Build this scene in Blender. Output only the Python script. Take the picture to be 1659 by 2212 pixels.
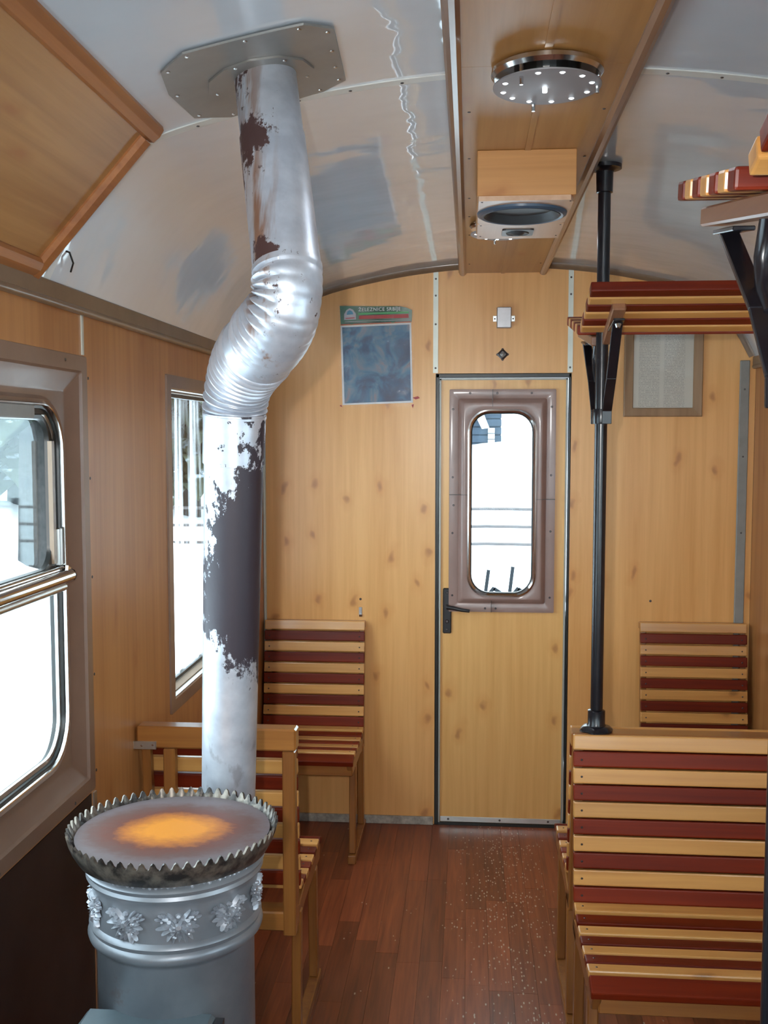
import bpy, bmesh, math, random
from mathutils import Vector, Matrix
random.seed(7)
for o in list(bpy.data.objects): bpy.data.objects.remove(o)
S = bpy.context.scene
COL = S.collection
PI = math.pi

# ------------------------------------------------------------------ camera
cam = bpy.data.cameras.new('camera'); camo = bpy.data.objects.new('camera', cam); COL.objects.link(camo)
cam.sensor_fit = 'VERTICAL'; cam.sensor_height = 36.0; cam.lens = 36.0 * 2230 / 2212
cam.clip_start = 0.02; cam.clip_end = 300
camo.location = (0, 0, 1.71)
camo.rotation_euler = (PI / 2 - math.radians(4.257), 0, math.radians(4.742))
S.camera = camo

# ------------------------------------------------------------------ world and exposure
w = bpy.data.worlds.new('sky'); S.world = w; w.use_nodes = True
bg = w.node_tree.nodes['Background']
bg.inputs['Color'].default_value = (0.80, 0.91, 1.0, 1); bg.inputs['Strength'].default_value = 8.8
S.view_settings.view_transform = 'Standard'; S.view_settings.look = 'None'
S.view_settings.gamma = 1.0; S.view_settings.use_curve_mapping = False
S.view_settings.exposure = -0.20

# the camera's own flash, left of and above the lens
fl = bpy.data.lights.new('flash', 'SPOT'); fl.energy = 120.0; fl.shadow_soft_size = 0.012; fl.color = (1, 0.98, 0.95)
fl.spot_size = math.radians(76); fl.spot_blend = 1.0
flo = bpy.data.objects.new('flash', fl); COL.objects.link(flo); flo.location = (-0.075, 0.0, 1.755); flo.rotation_euler = (PI / 2 - math.radians(4), 0, math.radians(1))

# ------------------------------------------------------------------ materials
def new_mat(name):
    m = bpy.data.materials.new(name); m.use_nodes = True
    nt = m.node_tree; b = nt.nodes['Principled BSDF']
    return m, nt, b
def setin(b, **k):
    for n, v in k.items():
        n = n.replace('_', ' ')
        if n in b.inputs: b.inputs[n].default_value = v
class N:
    """small node writer"""
    def __init__(s, nt): s.nt = nt
    def add(s, t, **k):
        n = s.nt.nodes.new(t)
        for a, v in k.items(): setattr(n, a, v)
        return n
    def link(s, a, b): s.nt.links.new(a, b)
    def pos(s, kind='world'):
        if kind == 'world': return s.add('ShaderNodeNewGeometry').outputs['Position']
        return s.add('ShaderNodeTexCoord').outputs['Object']
    def map(s, v, scale, loc=(0, 0, 0), rot=(0, 0, 0)):
        m = s.add('ShaderNodeMapping'); s.link(v, m.inputs['Vector'])
        m.inputs['Scale'].default_value = scale; m.inputs['Location'].default_value = loc; m.inputs['Rotation'].default_value = rot
        return m.outputs[0]
    def noise(s, v, scale, detail=3, rough=.55, dist=0):
        n = s.add('ShaderNodeTexNoise'); s.link(v, n.inputs['Vector'])
        n.inputs['Scale'].default_value = scale; n.inputs['Detail'].default_value = detail
        n.inputs['Roughness'].default_value = rough; n.inputs['Distortion'].default_value = dist
        return n.outputs['Fac']
    def vor(s, v, scale, out='Distance', rnd=1.0):
        n = s.add('ShaderNodeTexVoronoi'); s.link(v, n.inputs['Vector']); n.inputs['Scale'].default_value = scale
        n.inputs['Randomness'].default_value = rnd
        return n
    def ramp(s, f, stops, interp='LINEAR'):
        r = s.add('ShaderNodeValToRGB'); s.link(f, r.inputs[0]); r.color_ramp.interpolation = interp
        e = r.color_ramp.elements
        while len(e) < len(stops): e.new(0.5)
        for i, (p, c) in enumerate(stops):
            e[i].position = p
            if not hasattr(c, '__len__'): c = (c, c, c)
            e[i].color = (*c, 1)
        return r.outputs[0]
    def math(s, op, a, b=0.0, c=None, clamp=False):
        m = s.add('ShaderNodeMath', operation=op, use_clamp=clamp)
        for i, v in enumerate((a, b) if c is None else (a, b, c)):
            if hasattr(v, 'links'): s.link(v, m.inputs[i])
            else: m.inputs[i].default_value = v
        return m.outputs[0]
    def step(s, v, a, b):
        m = s.add('ShaderNodeMapRange'); m.clamp = True
        s.link(v, m.inputs['Value']); m.inputs['From Min'].default_value = a; m.inputs['From Max'].default_value = b
        return m.outputs[0]
    def mix(s, f, a, b, mode='MIX'):
        m = s.add('ShaderNodeMixRGB', blend_type=mode)
        for i, v in enumerate((f, a, b)):
            if hasattr(v, 'links'): s.link(v, m.inputs[i])
            else: m.inputs[i].default_value = v if not hasattr(v, '__len__') else (*v, 1)
        return m.outputs[0]
    def xyz(s, v):
        n = s.add('ShaderNodeSeparateXYZ'); s.link(v, n.inputs[0]); return n.outputs
    def bump(s, b, h, strength=.2, dist=.002):
        n = s.add('ShaderNodeBump'); n.inputs['Strength'].default_value = strength; n.inputs['Distance'].default_value = dist
        s.link(h, n.inputs['Height']); s.link(n.outputs[0], b.inputs['Normal'])

def wood(name, light, dark, axis='Z', knots=.0, rough=.35, coat=.0, grain=1.0, coords='world', knotcol=(.34, .12, .035), vary=.0):
    m, nt, b = new_mat(name); n = N(nt)
    p = n.pos(coords)
    if coords == 'object':
        oi = n.add('ShaderNodeObjectInfo'); off = n.add('ShaderNodeVectorMath', operation='SCALE')
        n.link(oi.outputs['Random'], off.inputs['Scale']); off.inputs[0].default_value = (13.1, 7.7, 5.3)
        ad = n.add('ShaderNodeVectorMath', operation='ADD'); n.link(p, ad.inputs[0]); n.link(off.outputs[0], ad.inputs[1]); p = ad.outputs[0]
    sc = {'X': (1.0, 26, 26), 'Y': (26, 1.0, 26), 'Z': (26, 26, 1.0)}[axis]
    sc2 = {'X': (.5, 7, 7), 'Y': (7, .5, 7), 'Z': (7, 7, .5)}[axis]
    g = n.noise(n.map(p, sc), grain * 1.6, 4, .6, .3)
    g2 = n.noise(n.map(p, sc2), 1.3, 3, .5, .4)
    f = n.math('ADD', n.math('MULTIPLY', g, .55), n.math('MULTIPLY', g2, .45))
    c = n.ramp(f, [(.34, dark), (.62, light)])
    if knots:
        wob = n.noise(p, 9, 2); px, py, pz = n.xyz(p)
        al, c1, c2 = {'X': (px, py, pz), 'Y': (py, px, pz), 'Z': (pz, px, py)}[axis]
        cw = n.add('ShaderNodeCombineXYZ')
        n.link(n.math('ADD', n.math('MULTIPLY', n.math('ADD', c1, c2), 6.5), n.math('MULTIPLY', wob, .5)), cw.inputs[0])
        n.link(n.math('ADD', n.math('MULTIPLY', al, 3.6), n.math('MULTIPLY', wob, .3)), cw.inputs[1])
        v = n.vor(cw.outputs[0], 1.0); v.voronoi_dimensions = '2D'
        gate = n.math('GREATER_THAN', n.xyz(v.outputs['Color'])[0], 1 - knots)
        core = n.math('MULTIPLY', n.ramp(v.outputs['Distance'], [(.03, 1.0), (.10, 0.0)]), gate)
        halo = n.math('MULTIPLY', n.ramp(v.outputs['Distance'], [(.04, 1.0), (.24, 0.0)]), gate)
        c = n.mix(n.math('MULTIPLY', halo, .38), c, tuple(q * (a + d) / 2 for a, d, q in zip(light, dark, (.80, .58, .40))))
        c = n.mix(n.math('MULTIPLY', core, .5), c, knotcol)
    if vary:
        oi = n.add('ShaderNodeObjectInfo')
        k = n.math('ADD', n.math('MULTIPLY', oi.outputs['Random'], vary), 1 - vary * .6)
        cv = n.add('ShaderNodeCombineXYZ')
        for i in range(3): n.link(k, cv.inputs[i])
        c = n.mix(1.0, c, cv.outputs[0], 'MULTIPLY')
    n.link(c, b.inputs['Base Color'])
    setin(b, Roughness=rough, Coat_Weight=coat, Coat_Roughness=.12)
    n.bump(b, g, .12, .0006)
    return m

def plain(name, col, rough=.5, metal=0.0, coat=0.0, noise=.12, nscale=14, bump=0.0, bscale=60):
    m, nt, b = new_mat(name); n = N(nt)
    p = n.pos('world')
    f = n.noise(p, nscale, 4, .6)
    lo = tuple(c * (1 - noise) for c in col); hi = tuple(min(1, c * (1 + noise)) for c in col)
    n.link(n.ramp(f, [(.3, lo), (.7, hi)]), b.inputs['Base Color'])
    setin(b, Roughness=rough, Metallic=metal, Coat_Weight=coat, Coat_Roughness=.1)
    if bump: n.bump(b, n.noise(p, bscale, 3), bump, .001)
    return m

M = {}
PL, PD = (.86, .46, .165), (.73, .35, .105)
M['pine'] = wood('pine_laminate_lit', PL, PD, 'Z', .5, .30)  # same laminate as side walls, brightened: end wall's stronger light put into colour
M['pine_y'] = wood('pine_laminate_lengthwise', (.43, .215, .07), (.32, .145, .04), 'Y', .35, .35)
M['pine_x'] = wood('pine_laminate_crosswise', (.56, .27, .09), (.43, .19, .055), 'X', .5, .4)
M['door_pine'] = wood('door_laminate_lit', (.86, .49, .17), (.74, .38, .11), 'Z', .5, .32)  # door lightened along with the end wall, extra light put into its colour
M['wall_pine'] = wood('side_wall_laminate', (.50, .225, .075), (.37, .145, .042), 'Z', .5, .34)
M['hatch'] = wood('hatch_laminate', (.44, .22, .072), (.32, .14, .038), 'Y', .55, .42)
M['hatch_trim'] = wood('hatch_moulding', (.40, .15, .04), (.24, .08, .022), 'Y', .2, .42, .0)
M['slat_light'] = wood('varnished_pale_slat', (.70, .355, .105), (.53, .235, .06), 'X', .25, .28, .4, coords='object', knotcol=(.12, .05, .02), vary=.18)
M['slat_red'] = wood('varnished_red_slat', (.20, .021, .004), (.10, .009, .003), 'X', 0, .42, .05, coords='object', vary=.35)
setin(M['slat_red'].node_tree.nodes['Principled BSDF'], Specular_IOR_Level=.22)
M['frame_wood'] = wood('varnished_bench_frame', (.33, .128, .028), (.19, .062, .015), 'Z', .2, .32, .4)
M['rail_wood'] = wood('varnished_bench_rail', (.38, .150, .034), (.23, .078, .018), 'X', .3, .28, .5)
M['rack_bar'] = wood('dark_rack_bar', (.27, .12, .06), (.17, .07, .035), 'Y', .1, .4, .2)
M['brown_trim'] = plain('brown_painted_trim', (.20, .125, .072), .38, 0, .2)
M['duct_trim'] = wood('duct_trim', (.26, .125, .06), (.17, .075, .035), 'Y', 0, .3, .3)
M['frp'] = plain('brown_moulded_frame', (.22, .135, .095), .36, 0, .25, .08, 9, .18, 30)
M['frp_door'] = plain('mauve_brown_moulded_frame', (.31, .195, .165), .36, 0, .3, .08, 9, .35, 26)
M['white'] = plain('white_glossy_laminate', (.53, .575, .62), .32, 0, .0, .03, 3, .0)
def glossy_sheet():
    m = M['white']; nt = m.node_tree; b = nt.nodes['Principled BSDF']; n = N(nt)
    setin(b, Coat_Weight=1.0, Coat_Roughness=.035, Coat_IOR=1.5)
    bp = n.add('ShaderNodeBump'); bp.inputs['Strength'].default_value = .35; bp.inputs['Distance'].default_value = .01
    n.link(n.noise(n.map(n.pos(), (1, 1.6, 1)), 4.5, 2, .4), bp.inputs['Height']); n.link(bp.outputs[0], b.inputs['Coat Normal'])
glossy_sheet()
M['white_strip'] = plain('offwhite_strip', (.60, .60, .56), .3, 0, 0, .06)
M['alu'] = plain('aluminium', (.66, .68, .66), .32, 1, 0, .08)
M['alu_paint'] = plain('pale_cover_strip', (.60, .62, .55), .4, .3, 0, .05)
M['lamp_disc'] = plain('brushed_lamp_disc', (.36, .36, .38), .5, .6, 0, .03)
M['steel'] = plain('polished_steel', (.62, .60, .58), .14, 1, 0, .05)
M['grey_board'] = plain('worn_grey_board', (.38, .35, .30), .6, 0, 0, .45, 30)
M['grey_corner'] = plain('grey_corner_strip', (.26, .25, .23), .5, 0, 0, .1)
M['black'] = plain('black_rubber', (.012, .013, .012), .35, 0, .1, .2)
M['black_paint'] = plain('black_gloss_paint', (.010, .009, .012), .27, 0, .1, .2, 20, .3, 50)
M['black_handle'] = plain('black_handle', (.02, .018, .02), .35)
M['dark_panel'] = plain('dark_sheet_metal', (.040, .028, .026), .42, .35, 0, .5, 4)
M['backing'] = plain('plywood_backing', (.20, .13, .08), .7)
M['screw'] = plain('screw_head', (.10, .09, .09), .35, .8)
M['plate'] = plain('dull_grey_plate', (.27, .26, .245), .42, .55, 0, .1, 8)
M['paper'] = None
M['dull_box'] = plain('grey_metal_box', (.45, .44, .45), .35, .7)
M['glossy_cone'] = plain('speaker_cone', (.035, .04, .045), .5)
M['cone_rim'] = plain('speaker_rubber_rim', (.055, .09, .14), .32)
M['baffle'] = wood('speaker_baffle', (.62, .40, .26), (.52, .31, .19), 'Y', 0, .3)
M['log'] = plain('weathered_wood', (.030, .045, .065), .8, 0, 0, .3, 3)
M['bark'] = plain('bark', (.022, .019, .018), .9, 0, 0, .5, 14)
M['white_paper'] = plain('white_card', (.75, .74, .74), .5)
M['green_print'] = plain('green_print', (.012, .085, .035), .3, 0, 0, .3)
M['green_line'] = plain('green_line', (.06, .36, .10), .4)
M['red_print'] = plain('red_print', (.40, .02, .02), .4)
M['emblem'] = plain('emblem_print', (.45, .42, .45), .4)
M['emblem_blue'] = plain('emblem_blue', (.05, .22, .35), .4)

M['dull_alu'] = plain('dull_aluminium', (.40, .40, .36), .5, .3, 0, .08)
def mk_snow():
    m, nt, b = new_mat('snow'); n = N(nt); p = n.pos()
    f = n.noise(p, .8, 4)
    n.link(n.ramp(f, [(.3, (.80, .84, .90)), (.6, (.90, .92, .94))]), b.inputs['Base Color'])
    setin(b, Roughness=.8); n.bump(b, n.noise(p, 2.5, 5), .4, .05); return m
M['snow'] = mk_snow()
def mk_foliage():
    m, nt, b = new_mat('snowy_needles'); n = N(nt); p = n.pos()
    f = n.noise(p, 4.0, 4)
    n.link(n.ramp(f, [(.40, (.010, .016, .006)), (.60, (.030, .038, .018)), (.68, (.3, .34, .38))]), b.inputs['Base Color'])
    setin(b, Roughness=.9); return m
M['needles'] = mk_foliage()
def mk_glass(name, wet=False):
    m = bpy.data.materials.new(name); m.use_nodes = True; nt = m.node_tree; n = N(nt)
    nt.nodes.remove(nt.nodes['Principled BSDF'])
    t = n.add('ShaderNodeBsdfTransparent'); t.inputs[0].default_value = (.90, .95, .95, 1)
    g = n.add('ShaderNodeBsdfGlossy'); g.inputs['Roughness'].default_value = .03
    fr = n.add('ShaderNodeFresnel'); fr.inputs[0].default_value = 1.45
    mx = n.add('ShaderNodeMixShader'); n.link(n.math('MULTIPLY', fr.outputs[0], .15), mx.inputs[0]); n.link(t.outputs[0], mx.inputs[1]); n.link(g.outputs[0], mx.inputs[2])
    out = nt.nodes['Material Output']
    if wet:
        p = n.pos(); st = n.noise(n.map(p, (1, 9, .35)), 3.0, 3)
        df = n.add('ShaderNodeBsdfTranslucent'); df.inputs[0].default_value = (.9, .93, .95, 1)
        m2 = n.add('ShaderNodeMixShader'); n.link(n.math('MULTIPLY', n.step(st, .45, .75), .45), m2.inputs[0])
        n.link(mx.outputs[0], m2.inputs[1]); n.link(df.outputs[0], m2.inputs[2]); n.link(m2.outputs[0], out.inputs[0])
    else: n.link(mx.outputs[0], out.inputs[0])
    return m
M['glass'] = mk_glass('window_glass'); M['clear_pane'] = mk_glass('clear_picture_pane'); [setattr(n_.inputs[0], 'default_value', (.99, .99, .99, 1)) for n_ in M['clear_pane'].node_tree.nodes if n_.type == 'BSDF_TRANSPARENT']; M['clear_pane'].node_tree.nodes['Math'].inputs[1].default_value = .25; M['wet_glass'] = mk_glass('streaked_window_glass', True)
def mk_sleeve():
    m = bpy.data.materials.new('crinkled_plastic'); m.use_nodes = True; nt = m.node_tree; n = N(nt)
    nt.nodes.remove(nt.nodes['Principled BSDF'])
    t = n.add('ShaderNodeBsdfTransparent'); g = n.add('ShaderNodeBsdfGlossy'); g.inputs['Roughness'].default_value = .08
    p = n.pos(); bp = n.add('ShaderNodeBump'); bp.inputs['Strength'].default_value = 1.0; bp.inputs['Distance'].default_value = .006
    n.link(n.noise(n.map(p, (1, 1, .7), rot=(0, .7, 0)), 34, 3, .6, 1.8), bp.inputs['Height']); n.link(bp.outputs[0], g.inputs['Normal'])
    mx = n.add('ShaderNodeMixShader'); mx.inputs[0].default_value = .022
    n.link(t.outputs[0], mx.inputs[1]); n.link(g.outputs[0], mx.inputs[2]); n.link(mx.outputs[0], nt.nodes['Material Output'].inputs[0]); return m
M['sleeve'] = mk_sleeve()
def mk_photo():
    m, nt, b = new_mat('blue_printed_photo'); n = N(nt); p = n.pos()
    f = n.noise(n.map(p, (1, 1, 1.0), rot=(0, .5, 0)), 9, 5, .55, 1.2)
    c = n.ramp(f, [(.28, (.006, .014, .06)), (.42, (.010, .05, .13)), (.52, (.03, .12, .22)), (.60, (.10, .17, .24)), (.66, (.20, .17, .20)), (.76, (.03, .07, .18))])
    n.link(c, b.inputs['Base Color']); setin(b, Roughness=.35); return m
M['photo'] = mk_photo()
def mk_notice():
    m, nt, b = new_mat('printed_list'); n = N(nt); x, y, z = n.xyz(n.pos('object'))
    row = n.math('PINGPONG', n.math('MULTIPLY', z, 1.0), .0033)       # rows of text about 6.6 mm apart
    rowm = n.step(row, .0018, .0024)
    cv = n.add('ShaderNodeCombineXYZ'); n.link(n.math('MULTIPLY', x, 260), cv.inputs[0]); n.link(n.math('MULTIPLY', n.math('FLOOR', n.math('DIVIDE', z, .0066)), 5.3), cv.inputs[2])
    tx = n.step(n.noise(cv.outputs[0], 1.0, 2), .42, .5)
    # two blocks of columns with blank gutters
    g = n.math('PINGPONG', n.math('ADD', x, .11), .052)
    gut = n.step(g, .006, .012)
    inside = n.math('MULTIPLY', n.step(n.math('ABSOLUTE', x), .103, .100), n.step(n.math('ABSOLUTE', z), .186, .183))
    k = n.math('MULTIPLY', n.math('MULTIPLY', rowm, tx), n.math('MULTIPLY', gut, inside))
    c = n.mix(n.math('MULTIPLY', k, .60), (.62, .58, .50), (.16, .15, .14))
    rule = n.math('MULTIPLY', n.step(row, .0005, .0002), inside)
    c = n.mix(n.math('MULTIPLY', rule, .30), c, (.2, .18, .17))
    n.link(c, b.inputs['Base Color']); setin(b, Roughness=.45); return m
M['notice'] = mk_notice()
def mk_pipe(kind):
    m, nt, b = new_mat('silver_painted_pipe_' + kind); n = N(nt); p = n.pos(); x, y, z = n.xyz(p)
    big = n.noise(n.map(p, (1, 1, .7)), 11, 5, .62, .4); fine = n.noise(n.map(p, (1.0, 1.0, .6)), 55, 5, .7)
    silver = n.ramp(n.noise(p, 20, 4), [(.3, (.46, .49, .55)), (.7, (.64, .67, .73))])
    dark = (.030, .022, .030)
    nn = n.math('ADD', n.math('MULTIPLY', n.math('SUBTRACT', big, .5), .55), n.math('MULTIPLY', n.math('SUBTRACT', fine, .5), .62))
    if kind == 'lower':
        # burnt zone between about 1.22 m and 1.66 m, higher towards the right side
        xr = n.math('MULTIPLY', n.math('ADD', x, .47), 2.2)
        top = n.math('SUBTRACT', n.math('ADD', n.math('ADD', xr, 1.60), nn), z)
        top = n.step(top, -.012, .012)
        bot = n.math('SUBTRACT', z, n.math('ADD', n.math('SUBTRACT', 1.27, n.math('MULTIPLY', xr, .45)), n.math('MULTIPLY', nn, .35)))
        bot = n.step(bot, -.008, .008)
        mask = n.math('MULTIPLY', top, bot)
        rust = n.math('MULTIPLY', n.step(n.noise(n.map(p, (1, 1, .5)), 24, 4), .58, .66), n.math('MULTIPLY', n.step(z, 1.2, 1.1), .35))
    elif kind == 'upper':
        lft = n.step(x, -.33, -.40)        # the weather-side stains
        mask = n.step(n.math('ADD', nn, n.math('MULTIPLY', n.step(x, -.33, -.40), .07)), .125, .15)
        patch = n.vor(n.map(p, (1, 1, .75)), 7.5)
        sp = n.add('ShaderNodeVectorMath', operation='DISTANCE'); n.link(p, sp.inputs[0]); sp.inputs[1].default_value = (-.385, 1.855, 2.235)
        mask = n.math('MAXIMUM', mask, n.step(n.math('ADD', sp.outputs['Value'], n.math('MULTIPLY', nn, .12)), .042, .036))
        sp2 = n.add('ShaderNodeVectorMath', operation='DISTANCE'); n.link(p, sp2.inputs[0]); sp2.inputs[1].default_value = (-.355, 1.745, 2.015)
        mask = n.math('MAXIMUM', mask, n.step(n.math('ADD', sp2.outputs['Value'], n.math('MULTIPLY', nn, .12)), .034, .028))
        st = n.noise(n.map(p, (1, .2, .10)), 42, 4, .6)
        rust = n.math('MULTIPLY', n.step(st, .47, .60), n.step(n.math('ADD', x, n.math('MULTIPLY', n.math('SUBTRACT', 2.3, z), -.16)), -.345, -.40))
    else:
        mask = n.math('MULTIPLY', n.step(nn, .07, .10), n.step(x, -.39, -.33))
        rust = n.math('MULTIPLY', n.step(n.noise(n.map(p, (1, 1, .25)), 40, 3), .56, .66), n.math('MULTIPLY', n.step(x, -.40, -.37), n.math('MULTIPLY', n.step(x, -.33, -.35), n.step(z, 1.80, 1.84))))
    c = n.mix(n.math('MULTIPLY', rust, .8), silver, (.30, .12, .03)) if kind != 'lower' else n.mix(rust, silver, (.10, .05, .04))
    c = n.mix(mask, c, dark if kind == 'lower' else (.060, .028, .026))
    n.link(c, b.inputs['Base Color'])
    inv = n.math('SUBTRACT', 1.0, mask); n.link(n.math('MULTIPLY', inv, .6), b.inputs['Metallic'])
    n.link(n.math('ADD', .40, n.math('MULTIPLY', mask, .12)), b.inputs['Roughness'])
    n.bump(b, n.math('ADD', fine, n.math('MULTIPLY', inv, .6)), .35, .0015)
    return m
M['pipe_lower'] = mk_pipe('lower'); M['pipe_upper'] = mk_pipe('upper'); M['pipe_elbow'] = mk_pipe('elbow')
def mk_lid():
    m, nt, b = new_mat('rusted_hot_plate'); n = N(nt); p = n.pos('object'); x, y, z = n.xyz(p)
    d = n.math('SQRT', n.math('ADD', n.math('POWER', n.math('MULTIPLY', n.math('ADD', x, .0), .92), 2.0), n.math('POWER', n.math('MULTIPLY', n.math('SUBTRACT', y, .0), 1.15), 2.0)))
    nn = n.noise(n.map(p, (1, 1.6, 1)), 42, 5, .65); n2 = n.noise(p, 11, 3)
    dd = n.math('ADD', d, n.math('ADD', n.math('MULTIPLY', n.math('SUBTRACT', nn, .5), .045), n.math('MULTIPLY', n.math('SUBTRACT', n2, .5), .05)))
    c = n.ramp(n.math('MULTIPLY', dd, 5.0), [(.22, (.72, .26, .018)), (.40, (.42, .13, .02)), (.50, (.15, .045, .028)), (.66, (.13, .065, .055)), (.80, (.16, .125, .13)), (.93, (.15, .12, .12))])
    n.link(c, b.inputs['Base Color']); setin(b, Roughness=.55, Metallic=.15); n.bump(b, nn, .4, .001); return m
M['lid'] = mk_lid()
def mk_iron():
    m, nt, b = new_mat('blackened_iron_rim'); n = N(nt); p = n.pos()
    c = n.ramp(n.noise(p, 32, 4, .6), [(.42, (.035, .03, .028)), (.62, (.20, .17, .14))])
    n.link(c, b.inputs['Base Color']); setin(b, Roughness=.38, Metallic=.6); n.bump(b, n.noise(p, 90, 3), .4, .001); return m
M['iron'] = mk_iron()
def mk_stove():
    m, nt, b = new_mat('silver_grey_stove_paint'); n = N(nt); p = n.pos(); x, y, z = n.xyz(p)
    c = n.ramp(n.noise(p, 7, 4), [(.35, (.17, .185, .21)), (.65, (.25, .265, .29))])
    ru = n.math('MULTIPLY', n.step(n.noise(p, 14, 5, .7), .60, .68), n.step(z, .85, .80))
    c = n.mix(n.math('MULTIPLY', ru, .45), c, (.16, .09, .08))
    n.link(c, b.inputs['Base Color']); setin(b, Roughness=.38, Metallic=.45); n.bump(b, n.noise(p, 130, 3), .22, .0008); return m
M['stove'] = mk_stove()
M['stove_bright'] = plain('silver_cast_relief', (.36, .38, .42), .38, .5, 0, .25, 60)
M['hopper'] = plain('blue_grey_hopper', (.12, .155, .175), .4, .3, .2)
def mk_floor():
    m, nt, b = new_mat('reddish_floor_plank'); n = N(nt); p = n.pos(); x, y, z = n.xyz(p)
    g = n.noise(n.map(p, (30, 1.6, 1)), 1.8, 4, .6, .5)
    c = n.ramp(g, [(.3, (.15, .034, .014)), (.7, (.30, .078, .028))])
    oi = n.add('ShaderNodeObjectInfo'); k = n.math('ADD', n.math('MULTIPLY', oi.outputs['Random'], .55), .72)
    cv = n.add('ShaderNodeCombineXYZ')
    for i in range(3): n.link(k, cv.inputs[i])
    c = n.mix(1.0, c, cv.outputs[0], 'MULTIPLY')
    # worn chips along the walking line
    path = n.math('MULTIPLY', n.step(n.math('ABSOLUTE', n.math('SUBTRACT', x, .14)), .26, .05), n.step(y, 1.8, 2.3))
    near = n.math('ADD', .60, n.math('MULTIPLY', n.step(n.math('ABSOLUTE', n.math('SUBTRACT', y, 3.95)), .75, .15), .30))
    path = n.math('MULTIPLY', path, near)
    v = n.vor(n.map(p, (2.0, .8, 1)), 60)
    gate = n.math('GREATER_THAN', n.math('ADD', n.xyz(v.outputs['Color'])[0], n.math('MULTIPLY', n.math('SUBTRACT', n.noise(p, 9, 3), .5), 1.1)), n.math('SUBTRACT', 1.10, n.math('MULTIPLY', path, .62)))
    chip = n.math('MULTIPLY', n.ramp(v.outputs['Distance'], [(.20, 1.0), (.38, 0.0)]), gate)
    c = n.mix(n.math('MULTIPLY', chip, .85), c, (.55, .45, .36))
    dk = n.step(n.noise(p, 6, 5, .6), .70, .74)
    c = n.mix(n.math('MULTIPLY', dk, .5), c, (.02, .02, .025))
    n.link(c, b.inputs['Base Color']); n.link(n.math('ADD', .30, n.math('MULTIPLY', g, .15)), b.inputs['Roughness'])
    n.bump(b, g, .1, .0006); return m
M['floor'] = mk_floor()
def emis(name, col, st):
    m, nt, b = new_mat(name); setin(b, Emission_Color=(*col, 1), Emission_Strength=st, Base_Color=(1, 1, 1, 1)); return m
M['led'] = emis('lit_led', (.85, .95, 1.0), 5)

# ------------------------------------------------------------------ helpers
def obj(name, bm, m, parent=None, smooth=False, off=None, bevel=0, sharp=38):
    """link a bmesh (world coordinates) as one object; off = origin to subtract"""
    if bevel:
        bmesh.ops.bevel(bm, geom=[e for e in bm.edges if e.calc_length() > bevel * 2.2], offset=bevel, segments=1, affect='EDGES', clamp_overlap=True)
    bmesh.ops.recalc_face_normals(bm, faces=bm.faces)
    me = bpy.data.meshes.new(name)
    root = Vector((0, 0, 0)); q = parent
    while q is not None: root += q.location; q = q.parent
    loc = Vector(off) if off is not None else root
    bmesh.ops.translate(bm, verts=bm.verts, vec=-loc)
    if smooth:
        for f in bm.faces: f.smooth = True
    bm.to_mesh(me); bm.free()
    if smooth: me.set_sharp_from_angle(angle=math.radians(sharp))
    ob = bpy.data.objects.new(name, me); COL.objects.link(ob)
    me.materials.append(M[m] if isinstance(m, str) else m)
    ob.location = loc - root
    if parent is not None: ob.parent = parent
    return ob
def thing(name, label, cat, loc=(0, 0, 0), group=None):
    o = bpy.data.objects.new(name, None); COL.objects.link(o); o.location = loc; o.empty_display_size = .1
    tag(o, label, cat, group); return o
def tag(o, label=None, cat=None, group=None, kind=None):
    if label: o['label'] = label
    if cat: o['category'] = cat
    if group: o['group'] = group
    if kind: o['kind'] = kind
    return o
def struct(o, label=None, cat=None):
    o['kind'] = 'structure'
    return tag(o, label, cat)
def B(): return bmesh.new()
def box(bm, x0, x1, y0, y1, z0, z1):
    vs = [bm.verts.new((x, y, z)) for x in (x0, x1) for y in (y0, y1) for z in (z0, z1)]
    for f in ((0, 1, 3, 2), (4, 6, 7, 5), (0, 4, 5, 1), (2, 3, 7, 6), (0, 2, 6, 4), (1, 5, 7, 3)):
        bm.faces.new([vs[i] for i in f])
    return bm
def bx(*a): return box(B(), *a)
def prism(bm, pts, ext):
    """pts: 3d polygon, ext: extrusion vector"""
    e = Vector(ext); a = [bm.verts.new(p) for p in pts]; b = [bm.verts.new(Vector(p) + e) for p in pts]
    n = len(pts)
    fa = bm.faces.new(a); fb = bm.faces.new(b[::-1])
    for i in range(n): bm.faces.new((a[i], b[i], b[(i + 1) % n], a[(i + 1) % n]))
    if n > 4: bmesh.ops.triangulate(bm, faces=[fa, fb])
    return bm
def beam(bm, p, q, w, h, up=(0, 0, 1)):
    """rectangular bar from p to q, w across, h along 'up'"""
    p, q = Vector(p), Vector(q); d = (q - p).normalized(); s = d.cross(Vector(up)).normalized(); u = s.cross(d).normalized()
    pts = [p + s * (w / 2) * a + u * (h / 2) * b for a, b in ((-1, -1), (1, -1), (1, 1), (-1, 1))]
    return prism(bm, pts, q - p)
def frames(path):
    P = [Vector(p) for p in path]; T = []
    for i in range(len(P)):
        a = P[max(0, i - 1)]; b = P[min(len(P) - 1, i + 1)]; T.append((b - a).normalized())
    up = Vector((0, 0, 1)) if abs(T[0].z) < .9 else Vector((0, 1, 0))
    s = T[0].cross(up).normalized(); out = []
    for i in range(len(P)):
        s = (s - T[i] * s.dot(T[i])).normalized(); out.append((P[i], T[i], s, T[i].cross(s)))
    return out
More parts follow.
